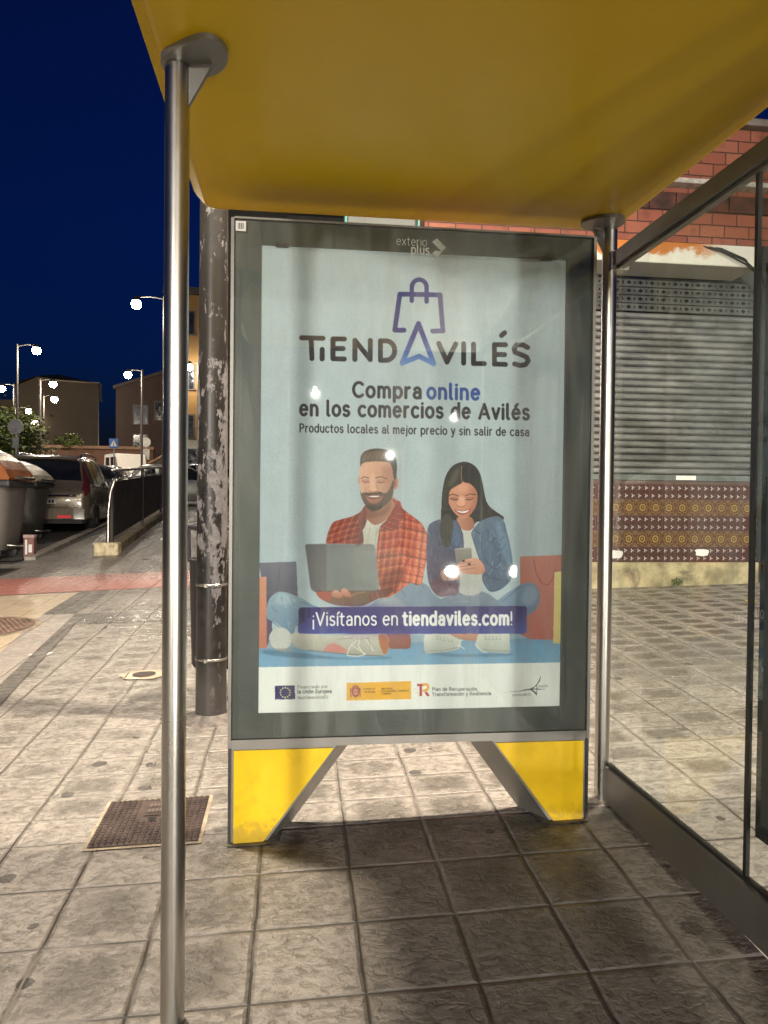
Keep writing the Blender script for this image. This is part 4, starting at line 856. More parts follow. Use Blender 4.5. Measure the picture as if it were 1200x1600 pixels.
    K.line(Mz([(466, 424), (500, 432), (535, 423)]), 1.0, (170, 96, 86))
    K.poly(Mz([(478, 250), (505, 250), (512, 340), (530, 365), (500, 374), (465, 368), (468, 345)]), (226, 182, 156), soft=1.8, alpha=.7); K.line(Mz([(464, 366), (478, 374), (500, 376), (524, 366)]), .9, (150, 92, 74), soft=.5); K.line(Mz([(512, 300), (520, 345), (534, 362)]), .8, (170, 112, 90), .7, soft=.8)
    for L_ in ([(404, 278), (425, 264), (458, 272)], [(510, 272), (550, 262), (592, 278)]): K.line(Mz(L_), 1.5, (92, 66, 52), .9, soft=.4)
    for L_ in ([(410, 298), (432, 308), (462, 302)], [(522, 302), (550, 309), (580, 298)]): K.line(Mz(L_), 1.0, (74, 50, 42))
    for c in ((436, 294), (550, 294)): K.oval(Mz([c])[0], 6, 2.4, (176, 124, 104), soft=.9, alpha=.7)
    for L_ in ([(430, 345), (442, 372)], [(560, 350), (580, 378)]): K.line(Mz(L_), .8, (168, 112, 92), .8, soft=.6)
    hair = Mz([(397, 190), (398, 130), (415, 90), (455, 66), (510, 56), (570, 60), (625, 82), (655, 120), (666, 180), (662, 270), (648, 285), (638, 240), (630, 195), (612, 162), (560, 150), (490, 150), (430, 158), (405, 175)])
    K.poly(hair, (74, 60, 52), soft=.4); K.poly(Mz([(410, 150), (430, 95), (490, 72), (560, 78), (580, 130), (520, 146), (450, 150)]), (128, 106, 90), soft=2.5, alpha=.75, clip=hair)
    for i in range(14): K.line(Mz([(415+i*16, 152-(i % 3)*4), (430+i*16, 110), (460+i*14, 72)]), .5, (58, 46, 40) if i % 2 else (126, 104, 88), .6, clip=hair)
    K.poly(Mz([(610, 90), (655, 120), (664, 200), (660, 280), (645, 270), (632, 190)]), (50, 40, 35), soft=2, alpha=.8, clip=hair)
    # ---------------- laptop, forearm, hand
    K.poly(Mz([(80, 1100), (90, 1140), (150, 1185), (250, 1212), (400, 1214), (470, 1190), (545, 1150), (600, 1120), (560, 1095), (400, 1100), (200, 1095)]), (140, 106, 86), grad=((104, 82, 66), 0))
    K.poly(Mz([(76, 1100), (160, 1095), (190, 1150), (150, 1180), (95, 1150)]), (168, 84, 66), soft=1); K.poly(Mz([(470, 1120), (560, 1090), (640, 1080), (600, 1140), (520, 1160), (470, 1180)]), (120, 70, 54), soft=1)
    for i in range(3): K.line(Mz([(480+i*40, 1110), (500+i*40, 1165)]), .7, (196, 130, 100), .7)
    lap = Mz([(-6, 768), (10, 760), (482, 758), (500, 766), (510, 790), (538, 1070), (535, 1092), (520, 1100), (60, 1106), (42, 1096), (36, 1080)])
    K.poly(lap, (110, 112, 114), curve=False, grad=((134, 140, 138), 20)); K.poly(Mz([(-6, 768), (150, 760), (150, 1104), (60, 1106), (36, 1080)]), (98, 96, 100), curve=False, alpha=.8, soft=2)
    K.line(Mz([(-6, 768), (10, 760), (482, 758), (500, 766)]), .7, (160, 164, 162)); K.line(Mz([(60, 1106), (520, 1100), (536, 1090)]), 1.1, (72, 74, 76))
    K.poly(Mz([(230, 930), (380, 1000), (520, 1095), (200, 1100)]), (116, 120, 120), soft=4, alpha=.5, clip=lap)
    for L_, wd in (([(205, 1150), (190, 1120), (215, 1098), (250, 1112), (270, 1150)], 0), ([(262, 1130), (262, 1095), (290, 1085), (325, 1118), (330, 1150)], 0)): K.poly(Mz(L_), (206, 150, 128), grad=((168, 112, 92), 90))
    K.line(Mz([(330, 1140), (380, 1118), (440, 1110)]), 1.6, (170, 132, 108), .8, soft=1)
    # ---------------- woman
    K.poly(Wz([(100, 1540), (400, 1560), (780, 1555), (700, 1575), (300, 1580)]), (76, 112, 140), soft=2, alpha=.6)
    K.poly(Wz([(600, 1190), (680, 1150), (760, 1090), (860, 1030), (930, 1018), (978, 1050), (996, 1110), (990, 1180), (960, 1230), (900, 1270), (840, 1300), (600, 1300)]), (122, 146, 172), grad=((98, 120, 150), 40)); K.line(Wz([(860, 1040), (800, 1090), (720, 1160)]), 1.0, (84, 104, 132), soft=.7)
    K.poly(Wz([(900, 1050), (960, 1060), (980, 1130), (920, 1190), (860, 1150)]), (146, 166, 186), soft=4, alpha=.6)
    K.poly(Wz([(180, 1200), (260, 1140), (390, 1085), (560, 1085), (660, 1140), (700, 1190), (700, 1230), (180, 1230)]), (126, 140, 158), grad=((108, 124, 146), 90))
    K.line(Wz([(470, 1090), (466, 1190)]), .9, (90, 106, 128)); K.line(Wz([(390, 1110), (555, 1105)]), 1.0, (92, 106, 128)); K.line(Wz([(320, 1170), (460, 1160)]), .8, (150, 162, 176), .7)
    K.poly(Wz([(0, 1040), (60, 1040), (150, 1085), (240, 1150), (330, 1195), (200, 1230), (0, 1230)]), (130, 148, 168), soft=.6, grad=((116, 136, 158), 30))
    hairb = Wz([(246, 530), (250, 420), (258, 320), (280, 220), (320, 150), (370, 116), (430, 104), (490, 124), (535, 175), (562, 260), (585, 380), (615, 440), (665, 480), (725, 525), (690, 560), (600, 560), (520, 560), (480, 600), (380, 600), (330, 660), (316, 740), (270, 740), (240, 650)])
    K.poly(hairb, (58, 52, 46), grad=((50, 44, 40), 40)); K.poly(Wz([(290, 300), (320, 190), (380, 130), (400, 150), (360, 240), (320, 330), (290, 460)]), (104, 96, 84), soft=3, alpha=.6, clip=hairb)
    for i in range(9): K.line(Wz([(420+i*9, 120+i*4), (520+i*7, 260), (548+i*10, 420), (600+i*14, 500)]), .5, (92, 82, 72) if i % 2 else (40, 36, 32), .6, clip=hairb)
    K.poly(Wz([(366, 540), (400, 520), (478, 525), (500, 590), (470, 625), (430, 628), (390, 605)]), (196, 140, 114), grad=((164, 108, 86), 0))
    K.poly(Wz([(376, 590), (420, 622), (465, 625), (492, 612), (480, 680), (540, 860), (556, 1085), (385, 1085), (380, 800), (415, 740), (408, 650)]), (196, 196, 192), grad=((176, 178, 178), 90))
    jl = Wz([(330, 545), (250, 540), (180, 565), (148, 600), (140, 680), (136, 830), (146, 980), (175, 1070), (230, 1125), (300, 1120), (385, 1085), (384, 800), (418, 750), (412, 650), (372, 560)])
    jr = Wz([(500, 606), (540, 560), (600, 530), (680, 515), (725, 550), (745, 620), (775, 740), (792, 860), (797, 940), (770, 1010), (700, 1070), (620, 1085), (562, 1000), (566, 920), (545, 860), (505, 740), (478, 650)])
    K.poly(jl, (88, 96, 120), grad=((108, 88, 108), 90)); K.poly(jr, (98, 116, 140), grad=((86, 100, 126), 80))
    K.poly(Wz([(250, 560), (350, 560), (400, 660), (410, 740), (330, 760), (260, 740)]), (100, 126, 158), soft=4, alpha=.6, clip=jl); K.poly(Wz([(180, 1000), (300, 1020), (380, 1060), (300, 1120), (200, 1100)]), (128, 84, 92), soft=5, alpha=.6, clip=jl)
    rs = np.random.RandomState(3)
    for i in range(150): a, b = rs.uniform(480, 800), rs.uniform(520, 1080); K.line(Wz([(a, b), (a+rs.uniform(-14, 14), b+rs.uniform(10, 50))]), .8, (130, 154, 182) if i % 2 else (64, 82, 112), .35, clip=jr, soft=.5)
    for i in range(80): a, b = rs.uniform(140, 400), rs.uniform(560, 1100); K.line(Wz([(a, b), (a+rs.uniform(-14, 14), b+rs.uniform(10, 50))]), .8, (120, 134, 164) if i % 2 else (60, 66, 92), .35, clip=jl, soft=.5)
    K.poly(Wz([(660, 540), (760, 700), (792, 860), (760, 880), (700, 760)]), (124, 150, 178), soft=4, alpha=.55, clip=jr)
    for L_ in ([(600, 870), (640, 910), (760, 930), (797, 935)], [(560, 640), (555, 760), (600, 880)], [(500, 606), (478, 650), (505, 740), (545, 860)], [(490, 620), (550, 650), (600, 610)], [(560, 930), (620, 980), (700, 1000)], [(700, 760), (690, 860), (660, 900)], [(372, 560), (412, 650), (418, 750), (384, 800)], [(320, 740), (400, 760)]): K.line(Wz(L_), .9, (48, 62, 90), .85, soft=.3)
    K.line(Wz([(562, 1000), (620, 1085), (700, 1070)]), .8, (60, 76, 104))
    face = Wz([(298, 350), (310, 300), (345, 262), (400, 248), (455, 262), (500, 300), (522, 350), (520, 410), (500, 462), (462, 512), (420, 534), (380, 520), (340, 480), (310, 430), (298, 390)])
    K.poly(face, (216, 152, 124), grad=((196, 130, 106), 10)); K.poly(Wz([(470, 300), (525, 340), (520, 430), (470, 510), (450, 480), (490, 400)]), (172, 108, 86), soft=4, alpha=.6, clip=face); K.poly(Wz([(330, 300), (400, 265), (450, 290), (430, 330), (350, 340)]), (228, 168, 140), soft=4, alpha=.6, clip=face)
    for L_ in ([(306, 362), (335, 350), (378, 364)], [(432, 362), (470, 348), (512, 354)]): K.line(Wz(L_), 1.3, (72, 50, 42), .9, soft=.3)
    for L_ in ([(318, 384), (345, 396), (380, 390)], [(436, 390), (465, 394), (492, 380)]): K.line(Wz(L_), 1.3, (50, 34, 30))
    for c in ((348, 382), (466, 380)): K.oval(Wz([c])[0], 6, 2.2, (168, 108, 92), soft=.8, alpha=.7)
    K.poly(Wz([(385, 370), (420, 370), (430, 425), (405, 444), (375, 436), (368, 420)]), (232, 172, 146), soft=1.5, alpha=.7); K.line(Wz([(366, 432), (384, 444), (410, 446), (430, 432)]), .8, (150, 86, 72), soft=.4)
    K.poly(Wz([(350, 468), (400, 474), (440, 470), (472, 456), (455, 490), (420, 504), (385, 500)]), (166, 78, 74)); K.poly(Wz([(362, 474), (400, 480), (440, 476), (462, 466), (445, 486), (415, 492), (385, 488)]), (240, 232, 226))
    K.line(Wz([(392, 512), (420, 514), (440, 508)]), .7, (170, 104, 88), .7, soft=.5)
    K.poly(Wz([(400, 135), (412, 250), (360, 290), (312, 330), (300, 440), (262, 460), (262, 320), (290, 210), (340, 140)]), (66, 60, 52), soft=.5, clip=hairb); K.poly(Wz([(404, 135), (412, 248), (470, 272), (522, 335), (528, 430), (600, 440), (560, 260), (500, 140)]), (46, 40, 36), soft=.5, clip=hairb)
    K.poly(Wz([(300, 280), (345, 180), (385, 160), (370, 230), (330, 290)]), (112, 104, 92), soft=2.5, alpha=.6, clip=hairb); K.line(Wz([(404, 138), (400, 190), (404, 250)]), .9, (170, 128, 110))
    K.poly(Wz([(250, 540), (300, 500), (340, 560), (330, 660), (316, 744), (268, 744), (238, 640)]), (84, 78, 70), soft=1.0, alpha=.95)
    for i in range(6): K.line(Wz([(262+i*10, 500), (256+i*12, 620), (270+i*8, 740)]), .5, (110, 102, 90) if i % 2 else (58, 52, 46), .6)
    K.poly(Wz([(385, 800), (480, 780), (552, 1085), (385, 1085)]), (176, 176, 174), soft=2, alpha=.4)
    K.poly(Wz([(250, 930), (330, 905), (385, 915), (388, 985), (330, 1005), (262, 1000)]), (178, 132, 116)); K.line(Wz([(270, 962), (380, 940)]), .7, (126, 86, 76)); K.line(Wz([(275, 985), (380, 968)]), .7, (126, 86, 76))
    K.poly(Wz([(350, 766), (362, 758), (468, 754), (478, 762), (484, 850), (476, 864), (372, 868), (362, 858)]), (150, 146, 138), curve=False, grad=((128, 124, 118), 90)); K.line(Wz([(352, 768), (470, 758)]), .6, (196, 192, 184))
    hand = Wz([(378, 880), (420, 850), (470, 836), (520, 836), (560, 868), (582, 915), (570, 948), (520, 958), (440, 952), (392, 936), (374, 905)])
    K.poly(hand, (218, 164, 140), grad=((190, 130, 108), 60))
    for L_ in ([(386, 880), (430, 868), (480, 862)], [(384, 902), (440, 892), (500, 884)], [(390, 926), (450, 916), (510, 908)]): K.line(Wz(L_), .8, (142, 92, 78), soft=.3)
    for c in ((418, 856), (462, 880)): K.oval(Wz([c])[0], 2.6, 1.6, (52, 46, 62), rot=-20)
    K.poly(Wz([(300, 1400), (420, 1395), (570, 1400), (545, 1440), (510, 1460), (440, 1455), (380, 1440)]), (200, 150, 124), grad=((170, 116, 96), 90))
    s1 = Wz([(122, 1430), (160, 1400), (280, 1398), (350, 1430), (395, 1455), (402, 1485), (372, 1528), (250, 1548), (140, 1556), (122, 1510)]); s2 = Wz([(520, 1450), (545, 1405), (640, 1398), (755, 1398), (770, 1450), (772, 1540), (745, 1553), (640, 1545), (560, 1536), (512, 1500)])
    for s_ in (s1, s2): K.poly(s_, (206, 210, 202), grad=((170, 176, 172), 90))
    K.line(Wz([(128, 1540), (250, 1535), (372, 1512)]), 1.6, (150, 156, 152), soft=.5); K.line(Wz([(560, 1526), (660, 1534), (765, 1536)]), 1.6, (150, 156, 152), soft=.5)
    for i in range(5): K.line(Wz([(210+i*30, 1425+i*5), (225+i*28, 1450+i*5)]), .8, (140, 146, 144)); K.line(Wz([(585+i*28, 1424), (592+i*26, 1448)]), .8, (140, 146, 144))
    K.line(Wz([(215, 1450), (340, 1470)]), .6, (150, 156, 152)); K.line(Wz([(580, 1452), (710, 1448)]), .6, (150, 156, 152))
    for L_ in ([(380, 1490), (425, 1520)], [(510, 1490), (560, 1540), (600, 1548)], [(390, 1460), (412, 1455)]): K.line(Wz(L_), 1.0, (224, 226, 220))
    # creases and grain of the photographed clothes
    rj = np.random.RandomState(8)
    def folds(clip, n, dk_, lt_, w0, al):
        P_ = np.array(clip); lo, hi = P_.min(0), P_.max(0)
        for i in range(n):
            a, b = rj.uniform(lo[0], hi[0]), rj.uniform(lo[1], hi[1]); t = rj.uniform(-.9, .9); l = rj.uniform(4, 13)
            K.line([(a, b), (a+l*.5*sin(t)+rj.uniform(-1, 1), b+l*.5*cos(t)), (a+l*sin(t), b+l*cos(t))], w0*rj.uniform(.6, 1.5), dk_ if i % 2 else lt_, al, clip=clip, soft=.9)
    folds(sr, 40, (110, 36, 24), (236, 140, 112), 1.5, .32); folds(sl, 22, (96, 26, 18), (206, 96, 66), 1.5, .32)
    folds(jr, 60, (56, 70, 98), (152, 170, 192), 1.3, .4); folds(jl, 50, (54, 56, 80), (134, 144, 170), 1.3, .35)
    folds(knee, 26, (88, 112, 138), (176, 192, 202), 1.8, .4)
    K.poly(Mz([(560, 1000), (700, 930), (720, 1000), (640, 1120), (560, 1130)]), (92, 40, 28), soft=4, alpha=.4, clip=sr); K.poly(Mz([(405, 600), (436, 560), (430, 700), (400, 765), (370, 765)]), (86, 26, 18), soft=4, alpha=.5, clip=sl)
    # ---------------- purple banner with the address
    ban = [(470, 952), (472, 950.4), (822, 946.2), (825, 948), (826, 951), (826, 986), (824, 988.5), (820, 989.6), (472, 991.8), (469, 991), (468, 988), (468.5, 955)]
    K.poly(ban, (52, 40, 108), curve=False, grad=((74, 82, 160), 90)); K.poly([(520, 950), (650, 949), (640, 990), (540, 991)], (92, 62, 132), soft=14, alpha=.5, clip=None, curve=False)
    K.poly([(600, 950), (560, 950), (520, 985), (650, 988)], (52, 44, 118), soft=8, alpha=.6, curve=False)
    K.poly(Lz([(345, 490), (350, 460), (394, 456), (392, 560), (372, 582), (350, 575)]), (34, 30, 92), curve=False); K.poly(Lz([(412, 458), (437, 458), (437, 532), (425, 540), (410, 535)]), (34, 30, 92), curve=False)
    K.text('¡Visítanos en', (491.5, 978.5), (623.5, 976.8), 19.6, .085, (236, 236, 240)); K.text('tiendaviles.com', (632.5, 976.6), (797, 975.2), 19.6, .15, (244, 244, 246)); K.text('!', (800.2, 975.2), (802.8, 975.2), 19.6, .085, (236, 236, 240))
    # ---------------- logo: bag, arrow, name
    bg = lambda L: [(360+x/2.069, 320+y/2.069) for x, y in L]
    blu, blu2 = (54, 46, 122), (48, 70, 140)
    K.line(bg([(563, 406), (533, 406), (549, 289), (680, 290), (689, 407), (656, 408)]), 7.6, blu); K.line(bg([(588, 310), (588, 268)] + [(612+24*cos(radians(a)), 266-25*sin(radians(a))) for a in range(180, -1, -15)] + [(636, 312)]), 7.0, blu)
    K.line(bg([(610, 384), (660, 514), (612, 490), (557, 513), (610, 384)]), 7.8, (52, 46, 124), grad=((98, 136, 190), 560, 574-4))
    K.line(bg([(610, 384), (660, 514), (612, 490), (557, 513), (610, 384)]), 7.8, (52, 46, 124), grad=((104, 142, 196), 520, 572))
    g0, g1 = (66, 52, 50), (34, 28, 30); gr_ = (g1, 530, 572)
    def nm(L_): K.line(bg(L_), 7.8, g0, grad=gr_)
    nm([(231, 433), (300, 434)]); nm([(262, 434), (265, 500)]); nm([(298, 470), (298, 501)]); K.oval(bg([(298, 452)])[0], .1, .1, g0)
    nm([(370, 436), (333, 436), (333, 500), (370, 501)]); nm([(333, 467), (366, 467)])
    nm([(404, 502), (404, 440), (454, 502), (454, 440)]); nm([(487, 441), (487, 504), (505, 504)] + [(505+28*cos(radians(a)), 472.5-31.5*sin(radians(a))) for a in range(-90, 91, 15)] + [(487, 441)])
    nm([(676, 448), (703, 508), (731, 449)]); nm([(757, 448), (757, 511)]); nm([(789, 449), (789, 512), (824, 512)]); nm([(893, 450), (857, 450), (857, 513), (893, 514)]); nm([(857, 482), (890, 482)]); nm([(880, 420), (890, 411)])
    nm([(965, 458), (950, 450), (930, 450), (921, 460), (924, 474), (945, 482), (962, 490), (967, 502), (958, 514), (940, 517), (923, 512)])
    T1 = (58, 48, 50)
    K.text('Compra', (552.5, 620.8), (659, 622.3), 22.2, .155, T1); K.text('online', (669.5, 622.4), (750.5, 623.6), 22.2, .155, (62, 82, 150))
    K.text('en los comercios de Avilés', (470, 650.2), (828.5, 654), 22.0, .15, T1)
    K.text('Productos locales al mejor precio y sin salir de casa', (469.5, 676.6), (828.5, 680.2), 12.2, .125, T1)
    # ---------------- logos of the bottom strip
    K.poly([(390, 1044.5), (900, 1033.5), (900, 1130), (390, 1130)], (228, 234, 228), curve=False)
    b1 = lambda L: [(400+x/5, 1045+y/5) for x, y in L]; b2 = lambda L: [(640+x/5, 1040+y/5) for x, y in L]
    K.poly(b1([(162, 140), (318, 134), (320, 242), (163, 246)]), (52, 48, 108), curve=False)
    for i in range(12): K.oval(b1([(243+38*cos(i*pi/6), 191+38*sin(i*pi/6))])[0], 1.15, 1.15, (222, 214, 150))
    G1 = (88, 88, 92); K.text('Financiado por', b1([(340, 160)])[0], b1([(574, 153)])[0], 4.6, .10, G1); K.text('la Unión Europea', b1([(340, 197)])[0], b1([(604, 191)])[0], 5.2, .14, (70, 70, 76)); K.text('NextGenerationEU', b1([(340, 243)])[0], b1([(576, 234)])[0], 4.6, .09, G1)
    K.poly(b1([(722, 114), (1225, 96), (1225, 236), (722, 250)]), (236, 178, 62), curve=False)
    K.poly(b1([(764, 150), (820, 148), (818, 205), (792, 226), (766, 206)]), (172, 84, 86)); K.oval(b1([(792, 140)])[0], 5.2, 2.0, (190, 120, 70)); K.line(b1([(752, 158), (755, 220)]), 1.4, (150, 90, 90)); K.line(b1([(828, 156), (828, 218)]), 1.4, (150, 90, 90)); K.oval(b1([(792, 182)])[0], 4, 5, (208, 150, 110)); K.line(b1([(766, 184), (818, 182)]), .7, (120, 60, 70))
    br_ = (110, 84, 40); K.text('GOBIERNO', b1([(855, 167)])[0], b1([(945, 164)])[0], 2.3, .12, br_); K.text('DE ESPAÑA', b1([(862, 190)])[0], b1([(945, 187)])[0], 2.3, .12, br_)
    K.text('MINISTERIO', b1([(992, 164)])[0], b1([(1080, 161)])[0], 2.3, .14, br_); K.text('DE ECONOMÍA, COMERCIO', b1([(992, 184)])[0], b1([(1205, 177)])[0], 2.4, .14, br_); K.text('Y EMPRESA', b1([(992, 203)])[0], b1([(1070, 200)])[0], 2.3, .14, br_)
    K.poly(b2([(72, 142), (128, 140), (128, 158), (110, 159), (110, 238), (90, 238), (90, 160), (72, 161)]), (186, 44, 50), curve=False)
    K.line(b2([(122, 146), (146, 146), (158, 160), (158, 176), (146, 190), (124, 196)]), 4.0, (226, 172, 70)); K.poly(b2([(128, 208), (148, 204), (172, 236), (150, 238)]), (186, 44, 50), curve=False)
    for (x, y) in ((56, 185), (66, 185), (60, 210), (68, 210), (78, 228)): K.oval(b2([(x, y)])[0], .7, .7, (214, 196, 110))
    K.text('Plan de Recuperación,', b2([(190, 196)])[0], b2([(546, 191)])[0], 4.9, .13, (82, 84, 90)); K.text('Transformación y Resiliencia', b2([(190, 236)])[0], b2([(648, 225)])[0], 4.9, .13, (82, 84, 90))
    K.poly(b2([(745, 203), (860, 194), (950, 176), (1080, 178), (1010, 182), (950, 184), (860, 197)]), (44, 44, 50)); K.poly(b2([(945, 180), (990, 155), (1018, 120), (1036, 78), (1030, 115), (1000, 155), (960, 182)]), (44, 44, 50)); K.line(b2([(955, 180), (990, 205), (1006, 225), (1008, 150)]), .9, (44, 44, 50)); K.poly(b2([(960, 178), (985, 200), (1006, 222), (998, 200)]), (44, 44, 50))
    K.text('AYUNTAMIENTO', b2([(815, 234)])[0], b2([(960, 226)])[0], 2.8, .10, (74, 74, 80)); K.text('AVILÉS', b2([(1022, 164)])[0], b2([(1092, 160)])[0], 3.0, .10, (74, 74, 80))
    g = np.random.RandomState(5).normal(0, 1, K.im.shape[:2]).astype(np.float32)
    g = Ink.blur(g, 1)*2.2; big = Ink.blur(np.random.RandomState(6).normal(0, 1, K.im.shape[:2]).astype(np.float32), 26)*26
    lum = K.im.mean(2, keepdims=True); im = lum+(K.im-lum)*.90
    im = np.clip((im-.66)*1.13+.66, .03, .97)
    return im*(1+.035*g+.02*big)[..., None]

def build_poster():
    im = draw_poster()
    nx, ny = 640, 953
    # perspective from the flat sheet to the drawing surface
    src = [(0, 0), (1, 0), (1, 1), (0, 1)]; dst = [(407, 383), (888, 403), (878.5, 1103), (405, 1117)]
    A = []; b = []
    for (u, v), (x, y) in zip(src, dst): A += [[u, v, 1, 0, 0, 0, -u*x, -v*x], [0, 0, 0, u, v, 1, -u*y, -v*y]]; b += [x, y]
    h = np.append(np.linalg.solve(np.array(A, float), np.array(b, float)), 1).reshape(3, 3)
    u, v = np.meshgrid(np.linspace(0, 1, nx), np.linspace(0, 1, ny)); ww = h[2, 0]*u+h[2, 1]*v+1
    x = ((h[0, 0]*u+h[0, 1]*v+h[0, 2])/ww-PX0)*SSC-.5; y = ((h[1, 0]*u+h[1, 1]*v+h[1, 2])/ww-PY0)*SSC-.5
    xi = np.clip(np.floor(x).astype(int), 0, im.shape[1]-2); yi = np.clip(np.floor(y).astype(int), 0, im.shape[0]-2); fx = (x-xi)[..., None]; fy = (y-yi)[..., None]
    c = (im[yi, xi]*(1-fx)+im[yi, xi+1]*fx)*(1-fy) + (im[yi+1, xi]*(1-fx)+im[yi+1, xi+1]*fx)*fy
    c = np.clip(c, 0, 1); lin = np.where(c <= .04045, c/12.92, ((c+.055)/1.055)**2.4)
    lin = np.clip(lin*1.06, 0, .9)
    X = A0-.004 + u*(A1-A0+.008); Z = B1+.004 - v*(B1-B0+.008)
    bul = .0012*np.sin(u*9+v*4)*np.sin(v*7)                                   # the sheet hangs not quite flat
    co = np.stack([X-panel.location.x, PY+.017+bul-panel.location.y, Z-panel.location.z], -1).reshape(-1, 3).astype(np.float32)
    idx = np.arange(nx*ny).reshape(ny, nx); q = np.stack([idx[:-1, :-1], idx[1:, :-1], idx[1:, 1:], idx[:-1, 1:]], -1).reshape(-1, 4)
    me = bpy.data.meshes.new('poster'); me.vertices.add(len(co)); me.vertices.foreach_set('co', co.ravel())
    me.loops.add(q.size); me.loops.foreach_set('vertex_index', q.ravel().astype(np.int32)); me.polygons.add(len(q)); me.polygons.foreach_set('loop_start', np.arange(0, q.size, 4, dtype=np.int32))
    me.update(); me.validate()
    at = me.color_attributes.new('ink', 'FLOAT_COLOR', 'POINT'); at.data.foreach_set('color', np.concatenate([lin.reshape(-1, 3), np.ones((nx*ny, 1))], 1).astype(np.float32).ravel())
    mt, t, p = new_mat('printed_paper'); q_ = N(t); a = q_.n('VertexColor'); a.layer_name = 'ink'; q_.L(a.outputs[0], p.inputs['Base Color']); p.inputs['Roughness'].default_value = .45; p.inputs['Specular IOR Level'].default_value = .3
    me.materials.append(mt); o = bpy.data.objects.new('poster', me); COL.objects.link(o); o.parent = panel; return o
build_poster()
# ------------------------------------------------------------------ street lamps
lamp_metal = mat('lamp_pole_metal', (.055, .05, .045), .6, .2, var=.15)
bulb_warm = emit_mat('lamp_diffuser_warm', (1.0, .84, .60), 260); bulb_white = emit_mat('lamp_diffuser_white', (1.0, .95, .88), 260)
def lamp(label, px, py, hx, hy, hz, power, white=False, r=.13, group='street lamps', pole_r=.055, pole=True, light=True, soft=.09, down=False):
    t = thing('street_lamp', label, 'street lamp', G(px, py), 0, group); z0 = gz(px, py); H = hz - z0
    if pole:
        mb = MB(); mb.tube([(0, 0, -.05), (0, 0, .9), (0, 0, .95), (0, 0, H+.18)], [pole_r*1.5, pole_r*1.5, pole_r, pole_r*.8], 12); mb.build('pole', lamp_metal, t)
    d = Vector((hx-px, hy-py, 0)); mb = MB(); mb.tube([(0, 0, H+.10), (d.x*.5, d.y*.5, H+.17), (d.x, d.y, H+.15)], .022, 8); mb.build('arm', lamp_metal, t)
    mb = MB(); mb.lathe([(.001, .20), (.05, .19), (.08, .13), (r*.7, .08), (r*.9, .045), (r*.8, .035), (.001, .03)], (d.x, d.y, H), 16); hd = mb.build('lamp_head', lamp_metal, t)
    mb = MB(); mb.lathe([(.001, .028), (r*.8, .02), (r*1.0, -r*.35), (r*.92, -r*.8), (r*.55, -r*1.25), (.001, -r*1.4)], (d.x, d.y, H), 16); mb.build('diffuser', bulb_white if white else bulb_warm, hd)
    if light:
        l = bpy.data.lights.new('lamp_light', 'SPOT' if down else 'POINT'); l.energy = power; l.color = NEUTRAL if white else WARM; l.shadow_soft_size = soft
        if down: l.spot_size = radians(150); l.spot_blend = .9      # a hooded head throws its light downwards
        o = bpy.data.objects.new('lamp_light', l); COL.objects.link(o); o.parent = t; o.location = (d.x, d.y, H-.12-r*1.5)
    return t
FAR = [('bright street lamp high above the parked car, nearest lit one in the sky', -3.96, 22.73, -4.80, 22.83, 5.81, 1.0, 0),
 ('street lamp on a tall pole left, beside the leafy tree', -11.35, 31.68, -10.57, 31.58, 5.98, 1.3, 0),
 ('street lamp with arm to the left in front of dark brick apartment building', -7.54, 37.27, -8.23, 37.35, 6.03, 1, 0),
 ('higher of two street lamps in front of the blank beige gable', -13.18, 39.95, -12.52, 39.87, 5.83, 1, 0),
 ('lower of two street lamps in front of the blank beige gable', -15.40, 47.27, -14.74, 47.19, 5.97, 1, 0),
 ('street lamp cut by the left edge of photo', -15.28, 42.22, -15.94, 42.29, 5.87, 1, 0),
 ('street lamp just right of the tall left pole, above the tree', -19.77, 54.84, -18.82, 54.73, 6.06, .6, 0),
 ('lowest street lamp above the tree crown', -22.49, 63.22, -21.30, 63.08, 6.11, .5, 0),
 ('white street lamp left of double pole by dark brick building', -10.29, 51.69, -10.76, 51.75, 5.99, .8, 1),
 ('white street lamp right of double pole by dark brick building', -10.05, 51.60, -9.68, 51.62, 6.05, .8, 1),
 ('distant white street lamp right of the pole, under the double lamp', -13.85, 70.25, -13.50, 70.21, 6.15, .4, 1),
 ('low greenish white street lamp beside the crossing sign', -17.08, 77.68, -17.60, 77.74, 5.52, .4, 1),
 ('street lamp seen in the gap between steel post and peeling column', -4.54, 34.89, -4.96, 34.94, 6.08, .2, 1)]
for (lb, px, py, hx, hy, hz, k, wh) in FAR:
    dist = hy; lamp(lb, px, py, hx, hy, hz, P_STREET*k, bool(wh), r=.10+.0020*dist, light=dist < 64)
# lamps across the street behind the viewer, all but the left one seen mirrored in the panel's glass
for i, (px, py, hx, hy, hz, k) in enumerate([(-.3, -19.6, .6, -19.5, 3.7, .16), (10.1, -19.9, 9.3, -19.8, 3.6, .16), (8.4, -30, 7.6, -30, 4.2, .2), (12.8, -33.5, 12.0, -33, 3.2, .3), (-8.6, -19.5, -7.9, -19.0, 2.7, 1.5), (6.3, -38, 5.5, -38, 2.8, .9)]):
    lamp(['street lamp behind the viewer mirrored left of the poster headline', 'street lamp behind the viewer mirrored at the right edge of panel frame', 'street lamp behind the viewer mirrored above the poster headline end', 'street lamp behind the viewer mirrored low at right of the headline', 'street lamp behind the viewer at left across the street', 'farthest street lamp behind the viewer'][i], px, py, hx, hy, hz, P_BEHIND*k, True, r=.055, soft=.6 if i == 4 else .07)
